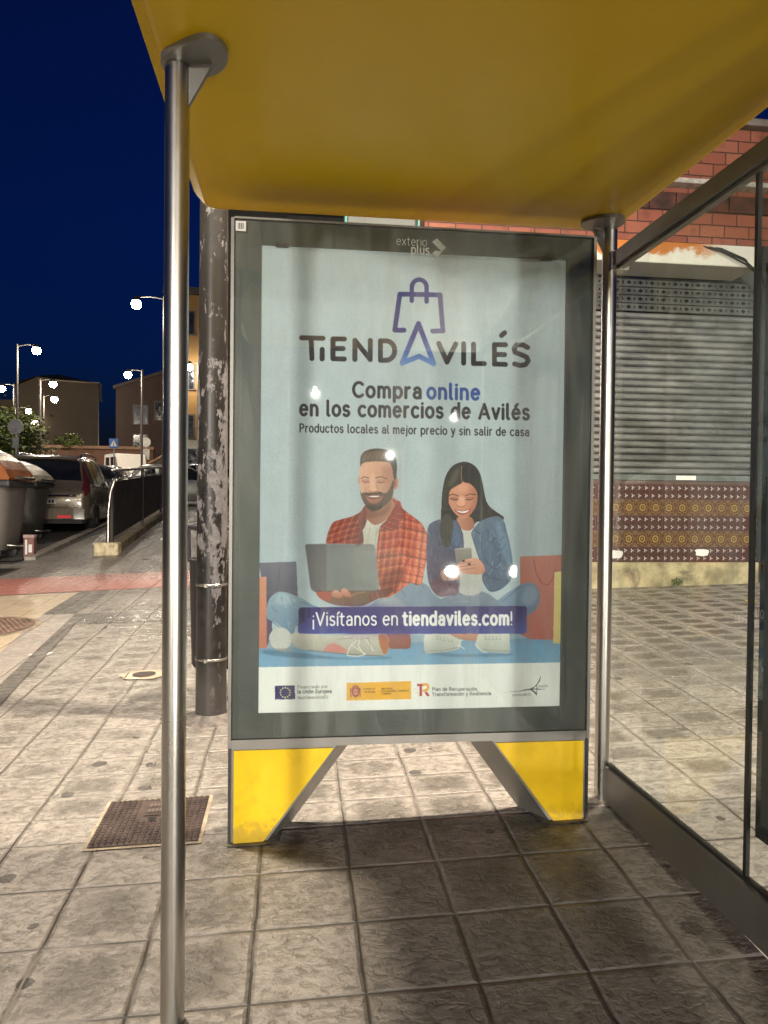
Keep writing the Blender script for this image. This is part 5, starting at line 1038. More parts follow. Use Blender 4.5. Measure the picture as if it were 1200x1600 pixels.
# ------------------------------------------------------------------ peeling column that carries the lamp over the shelter's end
def column_mat():
    mt, t, p = new_mat('peeling_paint'); q = N(t); co = q.coords(); sp = q.n('SeparateXYZ'); q.L(co, sp.inputs[0])
    n1 = q.noise(q.mapping(co, (1, 1, .5)), 20, 9, .74, .2); n2 = q.noise(q.mapping(co, (1, 1, .10)), 8, 3, .5)
    z = sp.outputs[2]; band = q.math('MULTIPLY', q.step(z, .45, 1.0), q.step(z, 1.75, 2.05, 1.0, .55))
    low = q.step(z, .12, .38, 1.0, 0.0)
    v = q.math('ADD', q.math('ADD', q.math('MULTIPLY', n1, .8), q.math('MULTIPLY', n2, .45)), q.math('MULTIPLY', band, .13))
    v = q.math('ADD', v, q.step(z, .5, .85, -.035, 0.0)); v = q.math('ADD', v, q.math('ADD', q.step(z, 1.75, 2.2, 0.0, -.06), q.step(sp.outputs[0], -.06, .0, -.02, .015)))
    mask = q.step(v, .728, .740)
    primer = q.mix(q.step(q.noise(co, 40, 4, .7), .3, .7), (.16, .148, .152), (.25, .235, .24))
    paint = q.mix(q.step(q.noise(co, 12, 4), .35, .7), (.018, .016, .015), (.038, .034, .030))
    upper = q.step(z, 1.45, 1.95); paint = q.mix(q.math('MULTIPLY', upper, .8), paint, (.036, .032, .027))
    c = q.mix(mask, paint, primer); c = q.mix(q.math('MULTIPLY', low, .7), c, (.10, .088, .082))
    q.put(p.inputs['Base Color'], c); q.put(p.inputs['Roughness'], q.step(mask, 0, 1, .38, .7))
    q.L(q.bump(mask, .35, -.002), p.inputs['Normal']); return mt
colm = column_mat()
CX, CY = -.452, 4.07
t = thing('steel_column', 'thick dark steel column with peeling paint behind the advertising panel', 'lamp column', G(CX, CY))
mb = MB(); mb.tube([(0, 0, -.03), (0, 0, 1.0), (0, 0, 5.45)], [.083, .0815, .064], 32); mb.build('column_shaft', colm, t)
mb = MB(); mb.tube([(0, 0, 5.35), (-.3, -.30, 5.66), (-.72, -.74, 5.76)], .03, 10); mb.build('arm', lamp_metal, t)
mb = MB(); mb.rbox((-1.0, -.98, 5.72), (-.5, -.6, 5.82), .03); hd = mb.build('lamp_head', lamp_metal, t)
mb = MB(); mb.rbox((-.95, -.94, 5.695), (-.55, -.64, 5.719), .008); mb.build('diffuser', bulb_warm, hd)
mb = MB(); k = 30
mb.lathe([(.086, .03), (.11, .014), (.15, .004), (.17, -.012)], (0, 0, 0), k); mb.build('mortar_collar', mat('collar_mortar', (.13, .115, .105), .95, var=.4, scale=20, bump=1.0), t)
def area_light(parent, loc, power, col, size):
    l = bpy.data.lights.new('lamp_light', 'SPOT'); l.energy = power; l.color = col; l.shadow_soft_size = size; l.spot_size = radians(166); l.spot_blend = .35
    o = bpy.data.objects.new('lamp_light', l); COL.objects.link(o); o.parent = parent; o.location = loc; return o
area_light(t, (-.75, -.79, 5.58), P_COLUMN, WARM, .16)
# wall-side lamp above the shelter's glass side, out of sight over the canopy
t = lamp('street lamp over the pavement beside the glass side wall', 3.6, 4.6, 1.80, 3.3, 5.5, P_SIDE, False, r=.16, soft=.14, down=True)
# litter bin strapped to the column
BX, BY = CX+.005, CY+.20
t = thing('litter_bin', 'dark hanging litter bin strapped behind the peeling column', 'litter bin', (BX, BY, -.97))
binm = mat('bin_plastic', (.028, .028, .034), .5, var=.2)
mb = MB(); prof = [(.001, .0), (.135, .0), (.145, .02), (.160, .60), (.166, .615), (.155, .62), (.15, .60), (.13, .03), (.001, .02)]; mb.lathe(prof, (0, .06, 0), 28); mb.build('bucket', binm, t)
mb = MB(); mb.tube([(.165*cos(a), .06+.165*sin(a), .80) for a in [pi*2*i/24 for i in range(25)]], .016, 8, cap=False)
for a in (0, pi/2, pi, 3*pi/2): mb.tube([(.162*cos(a), .06+.162*sin(a), .60), (.165*cos(a), .06+.165*sin(a), .80)], .010, 8)
mb.build('hood_ring', binm, t)
band = mat('steel_band', (.5, .47, .42), .3, .9)
for z in (-.47, -.872):
    mb = MB(); rr = .0835 if z < -.6 else .0825
    mb.lathe([(rr, z-.007), (rr+.002, z-.007), (rr+.002, z+.007), (rr, z+.007)], (CX, CY, 0), 32); s_ = mb.build('steel_strap', band, t, world=True)
    mb = MB(); mb.rbox((CX-.03, CY-rr-.012, z-.010), (CX-.012, CY-rr-.001, z+.010), .002); mb.build('buckle', band, s_, world=True)
# ------------------------------------------------------------------ railing with dark panels on a low kerb wall
def rl(t): return Vector((-2.92-.78*t, 11.95+9.3*t, 0))
t = thing('railing', 'steel handrail with dark infill panels on low mossy wall', 'railing', G(-2.9, 11.85), 0)
def tr(v): return v - t.location
base_m = mat('mossy_stone', (.26, .22, .13), .9, var=.4, scale=6, bump=.7, bscale=30, dirt_or_shade=.5)
mb = MB(); q_ = Vector((.996, .084, 0))
for i in range(14):
    a, b = rl(i*.13), rl((i+.985)*.13); vs = []
    for p, zz in ((a, -.05), (b, -.05), (a, .13), (b, .13)):
        for s_ in (-.15, .15): w_ = p+q_*s_; vs.append(tr(G(w_.x, w_.y, zz)))
    mb.add(vs, [(0, 1, 3, 2), (4, 6, 7, 5), (0, 4, 5, 1), (2, 3, 7, 6), (0, 2, 6, 4), (1, 5, 7, 3)])
mb.build('wall', base_m, t)
mb = MB(); c_ = G(-2.89, 11.86, 0); mb.rbox((c_.x-.20-t.location.x, c_.y-.13-t.location.y, -.05), (c_.x+.17-t.location.x, c_.y+.12-t.location.y, .19), .03); mb.build('corner_stone', mat('pale_stone', (.55, .47, .31), .9, var=.3, scale=12, bump=.6), t)
mb = MB(); H = 1.22
p0 = G(-2.90, 11.86, .17); pts = [p0, p0+Vector((0.0, .01, .5)), p0+Vector((.03, .02, .80)), p0+Vector((.08, .06, 1.0)), p0+Vector((.10, .14, 1.10)), G(rl(.04).x, rl(.04).y, 1.30)] + [G(rl(k).x, rl(k).y, 1.30+.03*k) for k in (.2, .5, .8, 1.1, 1.4, 1.75)]
mb.tube([tr(v) for v in pts], .026, 12); mb.build('handrail', steel, t)
for i in range(4):
    mb = MB(); k0, k1 = .05+i*.44, .05+(i+.985)*.44; a, b = rl(k0), rl(k1); vs = []
    for p in (a, b):
        for zz in (.22, 1.13):
            for s_ in (-.012, .012): w_ = p+q_*s_; vs.append(tr(G(w_.x, w_.y, zz)))
    mb.add(vs, [(0, 1, 3, 2), (4, 6, 7, 5), (0, 4, 5, 1), (2, 3, 7, 6), (0, 2, 6, 4), (1, 5, 7, 3)]); mb.build('infill_panel', mat('infill_dark', (.022, .017, .016), .5, var=.1) if i == 0 else bpy.data.materials['infill_dark'], t)
mb = MB(); mb.tube([tr(G(rl(k).x, rl(k).y, 1.155)) for k in (.05, .5, 1.0, 1.8)], .014, 8); mb.build('top_strip', steel, t)
for i in range(5):
    k = .03+i*.44; p = rl(k); mb = MB(); a = tr(G(p.x, p.y, .1)); mb.rbox((a.x-.03, a.y-.03, a.z), (a.x+.03, a.y+.03, a.z+(1.19 if i else 1.02)), .005); mb.build('post', lamp_metal, t)
# ------------------------------------------------------------------ rubbish containers, their fronts to the pavement
body_m = mat('container_grey', (.17, .155, .14), .5, var=.12, scale=2.5, dirt_or_shade=.35); dark_p = mat('container_dark', (.055, .055, .055), .5, var=.2)
def container(x, y, label, lid_m, body_mat, lid_h, w_=1.25, rz=0.0):
    t = thing('rubbish_container', label, 'rubbish container', G(x, y), rz, 'rubbish containers at the kerb')
    # local: +x is the front (to the pavement), y runs along the width
    mb = MB(); secs = [(.12, .42, .04), (.16, .47, .02), (.6, .53, 0), (1.10, .58, -.03), (1.13, .60, -.04), (1.17, .60, -.04)]; vs = []; n_ = 20
    for (z, hx, ins) in secs:
        hy = w_/2-ins-.05
        for k_ in range(n_):
            a = 2*pi*k_/n_+pi/n_; ca, sa = cos(a), sin(a); e_ = .35
            vs.append((hx*abs(ca)**e_*(1 if ca > 0 else -1), hy*abs(sa)**e_*(1 if sa > 0 else -1), z))
    n = len(secs); fs = [(i*n_+k_, i*n_+(k_+1) % n_, (i+1)*n_+(k_+1) % n_, (i+1)*n_+k_) for i in range(n-1) for k_ in range(n_)]+[tuple(range(n_-1, -1, -1)), tuple(range((n-1)*n_, n*n_))]
    mb.add(vs, fs, 0, True); bd = mb.build('body', body_mat, t)
    mb = MB(); mb.rbox((-.63, -w_/2-.01, 1.08), (.63, w_/2+.01, 1.185), .03); mb.build('rim', dark_p, t)
    mb = MB(); pr = [(-.60, 1.19), (-.585, 1.19+lid_h*.62), (-.45, 1.19+lid_h*.92), (-.2, 1.19+lid_h), (.05, 1.19+lid_h*.92), (.28, 1.19+lid_h*.74), (.45, 1.19+lid_h*.52), (.57, 1.19+lid_h*.28), (.63, 1.19+lid_h*.06), (.62, 1.19)]
    n = len(pr); vs = []; ys = [(-w_/2, .92), (-w_/2+.05, .985), (-w_/2+.12, 1), (w_/2-.12, 1), (w_/2-.05, .985), (w_/2, .92)]
    for (yy, s_) in ys: vs += [(px*(.96+.04*s_), yy, 1.19+(pz-1.19)*s_) for px, pz in pr]
    m_ = len(ys); fs = [(i*n+k_, i*n+k_+1, (i+1)*n+k_+1, (i+1)*n+k_) for i in range(m_-1) for k_ in range(n-1)]+[tuple(range(n)), tuple(range(m_*n-1, (m_-1)*n-1, -1))]
    mb.add(vs, fs, 0, False); ld = mb.build('lid', lid_m, t)
    mb = MB(); mb.tube([(.635, -.28, 1.22), (.70, -.26, 1.22), (.70, .26, 1.22), (.635, .28, 1.22)], .022, 8); mb.build('handle', dark_p, ld)
    for sx in (-1, 1):
        for sy in (-1, 1): mb = MB(); mb.lathe([(.001, -.03), (.09, -.03), (.10, -.02), (.10, .02), (.09, .03), (.001, .03)], (sx*.34, sy*(w_/2-.18), .10), 16, axis='y'); mb.build('wheel', dark_p, t)
    mb = MB(); mb.tube([(.40, w_/2-.32, .22), (.66, w_/2-.32, .20), (.66, -w_/2+.32, .20), (.40, -w_/2+.32, .22)], .018, 8); mb.build('foot_pedal', steel, t)
    return t
orange = mat('orange_lid', (.36, .115, .03), .3, var=.15, scale=3, coat=.4, dirt_or_shade=.25); creaml = mat('cream_lid', (.62, .55, .38), .4, var=.15, scale=3, dirt_or_shade=.3)
c1 = container(-4.75, 11.75, 'grey rubbish container with orange domed lid at left edge', orange, body_m, .56, .95, rz=radians(-2))
c2 = container(-5.25, 14.5, 'dark grey rubbish container with cream lid between orange-lidded one and the car', creaml, mat('container_charcoal', (.09, .085, .078), .5, var=.15, dirt_or_shade=.3), .46, .98, rz=radians(-2)); c2.scale = (.93, .93, .93)
mb = MB(); mb.rbox((.08, -.466, .80), (.46, -.458, 1.04), .003); mb.rbox((.14, -.476, .66), (.40, -.467, .92), .003); 
st_ = mb.build('notice_sticker', mat('sticker_pale', (.5, .48, .42), .6), c1)
mb = MB()
for i in range(4): mb.box((.18, -.4795, .70+i*.045), (.34-.03*(i % 2), -.4765, .715+i*.045))
mb.build('print', dark_metal, st_)
mb = MB(); mb.box((.30, -.437, .10), (.36, -.425, .40)); mb.build('white_strip', paper, c1)
mb = MB()
for i in range(4): z = .80-.13*i; mb.add([(.20, -.452, z), (.30, -.452, z-.05), (.40, -.452, z), (.40, -.452, z+.03), (.30, -.452, z-.02), (.20, -.452, z+.03)], [(0, 1, 4, 5), (1, 2, 3, 4)])
mb.build('chevron_mark', bpy.data.materials['container_grey'], c2)
t = thing('carton', 'small pink and white carton left standing beside the orange-lidded container', 'carton', G(-4.02, 11.75))
mb = MB(); mb.rbox((-.075, -.06, 0), (.075, .06, .30), .006); cb_ = mb.build('box', mat('carton_pink', (.22, .10, .09), .6, var=.3, scale=18), t)
mb = MB(); mb.rbox((-.08, -.065, .301), (.08, .065, .345), .006); mb.build('flap', mat('carton_pale', (.4, .3, .28), .7), t)
mb = MB(); mb.box((-.05, -.0625, .05), (-.02, -.0605, .27)); mb.oval = None; mb.box((.0, -.0625, .08), (.05, -.0605, .20)); mb.build('label', paper, cb_)

# ------------------------------------------------------------------ cars
glass_dark = mat('car_window', (.012, .013, .014), .06, var=.1, spec=.9)
tyre = mat('tyre_rubber', (.02, .02, .02), .8); alloy = mat('alloy_wheel', (.42, .40, .37), .35, .7)
red_lens = mat('red_lens', (.12, .022, .02), .15, var=.1, coat=.5); red_glow = emit_mat('reflector_glow', (.9, .03, .05), .35); chrome = mat('chrome', (.7, .68, .64), .12, 1.0, var=.05)  # bumper reflectors are no lamps; their red shine is put in as emission
plate_m = mat('number_plate', (.75, .74, .70), .5); black_p = mat('black_plastic', (.025, .024, .023), .55)
PROF = {   # y, bottom, belt, roof, half width low, belt, roof
 'mpv': [(0, .42, .80, .82, .74, .72, .70), (.04, .33, .86, .90, .83, .81, .72), (.10, .28, .93, .98, .88, .85, .74), (.16, .28, .97, 1.06, .895, .86, .74), (.34, .27, 1.0, 1.50, .90, .87, .66), (.42, .26, 1.0, 1.58, .90, .875, .64), (.7, .25, 1.0, 1.63, .90, .88, .64), (1.5, .24, .98, 1.67, .905, .885, .65), (2.3, .24, .96, 1.64, .905, .885, .64), (2.7, .24, .95, 1.52, .90, .88, .62), (3.4, .24, .94, 1.06, .89, .86, .66), (3.55, .24, .93, .99, .885, .85, .70), (4.1, .26, .86, .90, .84, .80, .66), (4.38, .32, .72, .74, .74, .70, .6), (4.46, .42, .60, .61, .60, .58, .5)],
 'hatch': [(0, .42, .78, .80, .70, .68, .64), (.05, .32, .84, .88, .80, .78, .68), (.18, .26, .92, 1.0, .84, .82, .68), (.55, .24, .93, 1.36, .85, .83, .60), (.85, .24, .93, 1.43, .855, .835, .59), (1.6, .23, .92, 1.46, .86, .84, .60), (2.1, .23, .91, 1.40, .86, .84, .59), (2.9, .23, .90, .98, .85, .82, .64), (3.05, .24, .89, .93, .845, .81, .66), (3.7, .26, .80, .83, .79, .76, .6), (3.95, .34, .66, .68, .68, .66, .55), (4.02, .44, .56, .57, .56, .54, .48)],
}
def sect(pf, y):
    for a, b in zip(pf[:-1], pf[1:]):
        if a[0] <= y <= b[0]:
            k = (y-a[0])/(b[0]-a[0]+1e-9); return [a[i]+(b[i]-a[i])*k for i in range(7)]
    return list(pf[-1])
def half_ring(s): 
    y, zb, zl, zr, wl, wb, wr = s; zm = zb+(zl-zb)*.45
    return [(0, zb), (wl*.88, zb), (wl*.97, zb+.06), (wl, zm), (wl*.995, zl-.10), (wb, zl), (wb+(wr-wb)*.5, zl+(zr-zl)*.55), (wr, zr-(zr-zl)*.06), (wr*.80, zr), (0, zr+.025*min(1, (zr-zl)*3+.3))]
def rp(pf, y, u, side):
    h = half_ring(sect(pf, y)); i = min(int(u), len(h)-2); k = u-i
    return Vector((side*(h[i][0]+(h[i+1][0]-h[i][0])*k), y, h[i][1]+(h[i+1][1]-h[i][1])*k))
def car(kind, label, x, y, rz, paint, group, headlights=False, full=True):
    pf = PROF[kind]; L_ = pf[-1][0]
    t = thing('parked_car', label, 'car', G(x, y), rz, group)
    def ground(v): return v
    mb = MB(); rings = []
    ys = sorted(set([p[0] for p in pf]+[pf[0][0]+L_*i/26 for i in range(27)]))
    for y_ in ys:
        h = half_ring(sect(pf, y_)); rings.append([(p[0], y_, p[1]) for p in h]+[(-p[0], y_, p[1]) for p in h[-2:0:-1]])
    k = len(rings[0]); vs = [v for r_ in rings for v in r_]
    fs = [(i*k+j, i*k+(j+1) % k, (i+1)*k+(j+1) % k, (i+1)*k+j) for i in range(len(rings)-1) for j in range(k)]+[tuple(range(k)), tuple(range(len(rings)*k-1, (len(rings)-1)*k-1, -1))]
    mb.add(vs, fs, 0, True); mb.build('body', paint, t)
    def patch(name, m, y0, y1, u0, u1, side, off=.006, ny=6, nu=4, skew=0.0, parent=t, both=False):
        mb = MB()
        for sd in ((-1, 1) if both else (side,)):
            g = []
            for i in range(ny+1):
                for j in range(nu+1):
                    u = u0+(u1-u0)*j/nu; yy = y0+(y1-y0)*i/ny+skew*(j/nu)
                    p = rp(pf, yy, u, sd); e = .01
                    n_ = (rp(pf, min(yy+e, L_), u, sd)-rp(pf, max(yy-e, 0), u, sd)).cross(rp(pf, yy, min(u+.02, 8.99), sd)-rp(pf, yy, max(u-.02, 0), sd))
                    n_ = n_.normalized()*(-1 if sd > 0 else 1) if n_.length > 1e-9 else Vector((0, 0, 0))
                    c0 = Vector((0, yy, .8)); 
                    if n_.dot(p-c0) < 0: n_ = -n_
                    g.append(p+n_*off)
            mb.add(g, [(i*(nu+1)+j, i*(nu+1)+j+1, (i+1)*(nu+1)+j+1, (i+1)*(nu+1)+j) for i in range(ny) for j in range(nu)], 0, True)
        return mb.build(name, m, parent)
    roof_y = [p[0] for p in pf if p[3] > pf[len(pf)//2][3]-.12]; r0, r1 = roof_y[0], roof_y[-1]
    base = next(p[0] for p in pf if p[3]-p[2] > .05)
    patch('rear_window', glass_dark, base+.02, r0-.05, 7.15, 8.999, 1, both=True, ny=8, nu=6)
    cowl = next(p[0] for p in reversed(pf) if p[3]-p[2] > .10)
    patch('windscreen', glass_dark, r1+.08, cowl-.03, 7.2, 8.999, 1, both=True, ny=8, nu=6)
    for sd in (-1, 1):
        m_ = (r0+r1)/2
        for a, b, sk in ((r0+.12, m_-.30, -.06), (m_-.22, m_+.50, 0), (m_+.58, r1+.25, .0)):
            patch('side_window', glass_dark, a, b, 5.12, 6.80, sd, skew=sk)
        for wy in (.82, L_-.86):
            sx = sd*(sect(pf, wy)[4]-.10); rr = .325
            mb = MB(); mb.lathe([(rr*.60, -.10), (rr*.94, -.10), (rr, -.07), (rr, .07), (rr*.94, .115), (rr*.66, .115), (rr*.62, .09)], (sx, wy, rr), 28, axis='x') if sd > 0 else mb.lathe([(rr*.60, .10), (rr*.94, .10), (rr, .07), (rr, -.07), (rr*.94, -.115), (rr*.66, -.115), (rr*.62, -.09)], (sx, wy, rr), 28, axis='x')
            wv = mb.build('wheel', tyre, t)
            mb = MB(); o_ = sd*.10
            mb.lathe([(.001, o_), (.05, o_), (rr*.62, o_*.8), (rr*.62, o_*.3)], (sx, wy, rr), 20, axis='x'); mb.build('rim', alloy, wv)
            mb = MB(); kk = 18; vs = [(sd*(sect(pf, wy)[4]+.004), wy+rr*1.14*cos(pi*i/kk), rr+rr*1.14*sin(pi*i/kk)) for i in range(kk+1)]; vs2 = [(sd*(sect(pf, wy)[4]-.05), wy+rr*1.14*cos(pi*i/kk), rr+rr*1.14*sin(pi*i/kk)) for i in range(kk+1)]
            mb.add(vs+vs2, [tuple(range(kk+1))]+[(i, i+1, kk+2+i, kk+1+i) for i in range(kk)]); mb.build('wheel_arch', black_p, t)
    if kind == 'mpv':
        for sd in (-1, 1):
            patch('tail_light', red_lens, .05, .35, 5.2, 6.95, sd, off=.014, ny=8); 
            patch('tail_light_lower', red_lens, .03, .20, 4.3, 5.25, sd, off=.014)
            mb = MB(); mb.tube([(sd*.62, .55, 1.60), (sd*.63, .62, 1.665), (sd*.64, 1.0, 1.70), (sd*.64, 1.9, 1.715), (sd*.63, 2.25, 1.68), (sd*.62, 2.32, 1.61)], .018, 8); mb.build('roof_rail', chrome, t)
            mb = MB(); mb.lathe([(.001, -.05), (.07, -.04), (.10, .02), (.07, .08), (.001, .09)], (sd*1.00, 3.0, 1.02), 12, axis='y'); mb.build('door_mirror', paint, t)
            patch('chrome_strip', chrome, .5, 3.2, 5.02, 5.12, sd, off=.010, ny=14, nu=1)
            mb = MB(); mb.box((sd*.42-.13, -.064, .34), (sd*.42+.13, -.0555, .385)); mb.build('reflector', red_glow, t)
        mb = MB(); mb.prism([(-.84, .10), (-.80, -.015), (-.60, -.055), (.60, -.055), (.80, -.015), (.84, .10)], 'z', .31, .53); mb.build('bumper', mat('bumper_paint', (.20, .165, .12), .5, .1, coat=.1) if 'bumper_paint' not in bpy.data.materials else bpy.data.materials['bumper_paint'], t)
        mb = MB(); mb.prism([(-.82, .10), (-.76, 0), (.76, 0), (.82, .10)], 'z', .22, .305); mb.build('valance', black_p, t)
        mb = MB(); mb.rbox((-.64, -.022, .775), (.64, .02, .815), .008); mb.build('chrome_bar', chrome, t)
        mb = MB(); mb.rbox((-.26, -.020, .62), (.26, -.006, .735), .004); np_ = mb.build('number_plate', plate_m, t)
        mb = MB(); 
        for i in range(7): xx = -.20+i*.062; mb.box((xx, -.0225, .645), (xx+.04, -.0215, .71))
        mb.build('plate_characters', black_p, np_)
        mb = MB(); mb.box((-.70, -.008, .545), (.70, .0, .553)); mb.build('shut_line', black_p, t)
        mb = MB(); mb.box((.40, .052, .893), (.62, .07, .925)); mb.build('badge', chrome, t)
        mb = MB(); mb.tube([(0, .75, 1.66), (0, .72, 1.78)], .008, 6); mb.build('aerial', black_p, t)
        mb = MB(); mb.prism([(.30, 1.555), (.46, 1.60), (.46, 1.64), (.27, 1.60)], 'x', -.62, .62); mb.build('spoiler', paint, t)
    else:
        for sd in (-1, 1):
            patch('tail_light', red_lens, .03, .2, 4.2, 5.6, sd, off=.012)
            mb = MB(); mb.lathe([(.001, -.05), (.07, -.04), (.09, .02), (.06, .07), (.001, .08)], (sd*.95, 2.55, .98), 10, axis='y'); mb.build('door_mirror', paint, t)
        mb = MB(); mb.rbox((-.26, -.018, .50), (.26, 0, .61), .004); mb.build('number_plate', plate_m, t)
    for sd in (-1, 1):
        z_ = (.48 if headlights else .66) if kind == 'mpv' else .62
        hm = emit_mat('headlamp_glow', (1, .96, .9), 400) if headlights else glass_dark
        if headlights:
            l = bpy.data.lights.new('headlight_beam', 'SPOT'); l.energy = P_HEADLIGHT; l.color = NEUTRAL; l.spot_size = radians(50); l.spot_blend = .6; l.shadow_soft_size = .09
            o = bpy.data.objects.new('headlight_beam', l); COL.objects.link(o); o.parent = t; o.location = (sd*.62, L_+.02, z_); o.rotation_euler = (radians(91.5), 0, radians(9))
        mb = MB(); mb.lathe([(.001, L_-.02), (.10, L_-.03), (.13, L_-.10), (.13, L_-.22)], (sd*.62, 0, z_), 16, axis='y'); mb.build('headlight', hm, t)
    return t
def paint(name, c, metal=.6): return mat(name, c, .28, metal, var=.06, scale=1.5, coat=.7)
mp = paint('champagne_paint', (.20, .165, .12), .35); silver = paint('silver_paint', (.50, .50, .49)); whitep = mat('white_paint', (.78, .77, .74), .35, 0, var=.04, coat=.5); darkp_ = paint('dark_paint', (.05, .05, .055))
GRP = 'cars parked along the kerb'
car('mpv', 'champagne people carrier with roof rails, rear view, next to the containers', -5.14, 15.75, radians(5), mp, GRP)
car('hatch', 'dark hatchback parked just ahead of the champagne people carrier', -5.85, 22.0, radians(5), darkp_, GRP)
car('hatch', 'silver hatchback parked below the white van, seen over the railing', -5.75, 25.3, radians(-74), silver, GRP)
car('hatch', 'pale silver car parked behind the railing, right of the white van', -5.1, 30.8, radians(-80), silver, GRP)
car('mpv', 'car with lit headlights behind the viewer, mirrored in the poster glass', 3.66, -13.2, 0, darkp_, 'cars behind the viewer', headlights=True)
# white van with framed rear side windows
def van(x, y, rz):
    t = thing('white_van', 'white box-shaped van with two framed windows above the parked cars', 'van', G(x, y), rz)
    mb = MB()
    mb.prism([(-2.0, .45), (-2.0, 1.02), (-1.93, 1.10), (2.05, 1.10), (2.2, .95), (2.2, .45)], 'y', -.82, .82); mb.build('body', whitep, t)
    mb = MB(); mb.prism([(-1.95, 1.102), (-1.85, 1.95), (-1.75, 2.02), (-.05, 2.02), (.05, 1.95), (.35, 1.102)], 'y', -.76, .76); mb.build('cab', whitep, t)
    for sd in (-1, 1):
        for a, b, sl in ((-1.68, -.98, .06), (-.86, .02, -.02)):
            mb = MB(); mb.add([(a, sd*.764, 1.22), (b+(.16 if sl < 0 else 0), sd*.764, 1.22), (b, sd*.764, 1.86), (a+sl, sd*.764, 1.86)], [(0, 1, 2, 3)]); w_ = mb.build('side_window', glass_dark, t)
            mb = MB(); mb.tube([(a, sd*.77, 1.22), (b, sd*.77, 1.22), (b, sd*.77, 1.86), (a, sd*.77, 1.86), (a, sd*.77, 1.22)], .018, 6); mb.build('window_frame', whitep, w_)
        for xx in (-1.35, 1.45):
            mb = MB(); mb.lathe([(.001, -.1), (.33, -.1), (.35, -.06), (.35, .06), (.33, .1), (.001, .1)], (xx, sd*.74, .36), 20, axis='y'); wv = mb.build('wheel', tyre, t)
            mb = MB(); mb.lathe([(.001, sd*.103), (.2, sd*.103)], (xx, sd*.74, .36), 16, axis='y'); mb.build('rim', alloy, wv)
    mb = MB(); mb.rbox((2.16, -.8, .46), (2.30, .8, .66), .02); mb.rbox((-2.1, -.8, .46), (-2.0, .8, .66), .02); mb.build('bumper', black_p, t)
    mb = MB(); mb.prism([(-2.04, 1.3), (-1.96, 1.86), (-1.945, 1.86), (-2.025, 1.3)], 'y', -.6, .6); mb.build('rear_window', glass_dark, t)
van(-8.75, 40.4, radians(-58))
# ------------------------------------------------------------------ buildings across the square
win_dark = mat('window_dark', (.015, .016, .02), .12, var=.2); win_lit = mat('window_lit', (.03, .032, .036), .15, emit=(.62, .66, .72), es=.035); shutter_w = mat('blind_pale', (.34, .32, .28), .7)
def facade_windows(root, pts, w_, h_, lit=(), sill_m=None):
    """pts: (x, z) centres on the front (local y = 0 plane, front towards -y)"""
    for i, (x, z) in enumerate(pts):
        mb = MB(); mb.box((x-w_/2, -.03, z-h_/2), (x-w_/2+.07, -.002, z+h_/2)); mb.box((x+w_/2-.07, -.03, z-h_/2), (x+w_/2, -.002, z+h_/2)); mb.box((x-w_/2, -.031, z+h_/2-.0699), (x+w_/2, -.003, z+h_/2)); mb.box((x-w_/2-.05, -.07, z-h_/2-.06), (x+w_/2+.05, -.002, z-h_/2)); mb.box((x-.03, -.028, z-h_/2), (x+.03, -.002, z+h_/2-.07))
        f = mb.build('window', sill_m or shutter_w, root)
        mb = MB(); mb.box((x-w_/2+.07, -.02, z-h_/2+.001), (x+w_/2-.07, -.0035, z+h_/2-.071)); mb.build('pane', win_lit if i in lit else win_dark, f)
beige = mat('beige_render', (.10, .078, .054), .9, var=.10, scale=.35, bump=.1, bscale=3)
bx0, bx1, by = -22.35, -16.4, 62.8
t = thing('apartment_building', 'beige apartment block with blank gable wall and dark hipped roof', 'building', (bx0, by, gz(bx0, by)), radians(14))
H = 9.35 - gz(bx0, by)
mb = MB(); mb.prism([(0, 0-1), (bx1-bx0, -1), (bx1-bx0, H), (1.4, H+.35), (0, H-.35)], 'y', 0, 12); mb.box((-9, .6, -1), (-.01, 10, H-1.6)); mb.build('wall', beige, t)
mb = MB(); vs = [(-.3, -.3, H-.25), (1.4, -.3, H+.38), (bx1-bx0+.3, -.3, H+.02), (bx1-bx0+.3, 12.3, H+.02), (-.3, 12.3, H-.25), (2.7, 3.0, H+1.1), (2.9, 9, H+1.1)]
mb.add(vs, [(0, 1, 5), (1, 2, 5), (2, 3, 6, 5), (3, 4, 6), (4, 0, 5, 6)]); mb.build('roof', mat('dark_roof', (.05, .04, .035), .9), t)
mb = MB(); mb.box((1.4, -.12, H+.06), (bx1-bx0+.1, -.005, H+.17)); mb.build('cornice', mat('cornice', (.36, .30, .22), .9), t)
facade_windows(t, [(-6.8, H-3.4), (-4.3, H-3.4), (-1.8, H-3.4), (-6.8, H-6.2), (-4.3, H-6.2), (-1.8, H-6.2)], 1.2, 1.4)
brick_d = mat('brown_brick', (.04, .025, .02), .9, var=.2, scale=2, bump=.3, bscale=18)
mx, my = -11.75, 49.9
t = thing('apartment_building', 'dark brown brick apartment building with few lit windows behind the steel post', 'building', (mx, my, gz(mx, my)), radians(6))
H = 7.1-gz(mx, my)
mb = MB(); mb.prism([(0, -1), (8.5, -1), (8.5, H+2.6), (4.6, H+1.7), (0, H)], 'y', 0, 10); mb.build('wall', brick_d, t)
mb = MB(); mb.prism([(-.15, H-.1), (4.6, H+1.60), (8.7, H+2.5), (8.7, H+2.72), (4.6, H+1.82), (-.15, H+.1)], 'y', -.2, 10.2); mb.build('roof', bpy.data.materials['dark_roof'], t)
facade_windows(t, [(1.55, H-1.7), (4.35, H-.8), (1.55, H-3.6), (4.35, H-3.0), (1.5, H-5.1), (4.3, H-4.9), (6.6, H-1.4), (6.6, H-3.6), (2.9, H-1.4)], 1.0, 1.25, lit=(0, 1, 4), sill_m=mat('window_frame_brown', (.07, .055, .045), .7))
ochre = mat('ochre_render', (.22, .12, .035), .9, var=.12, scale=.6)
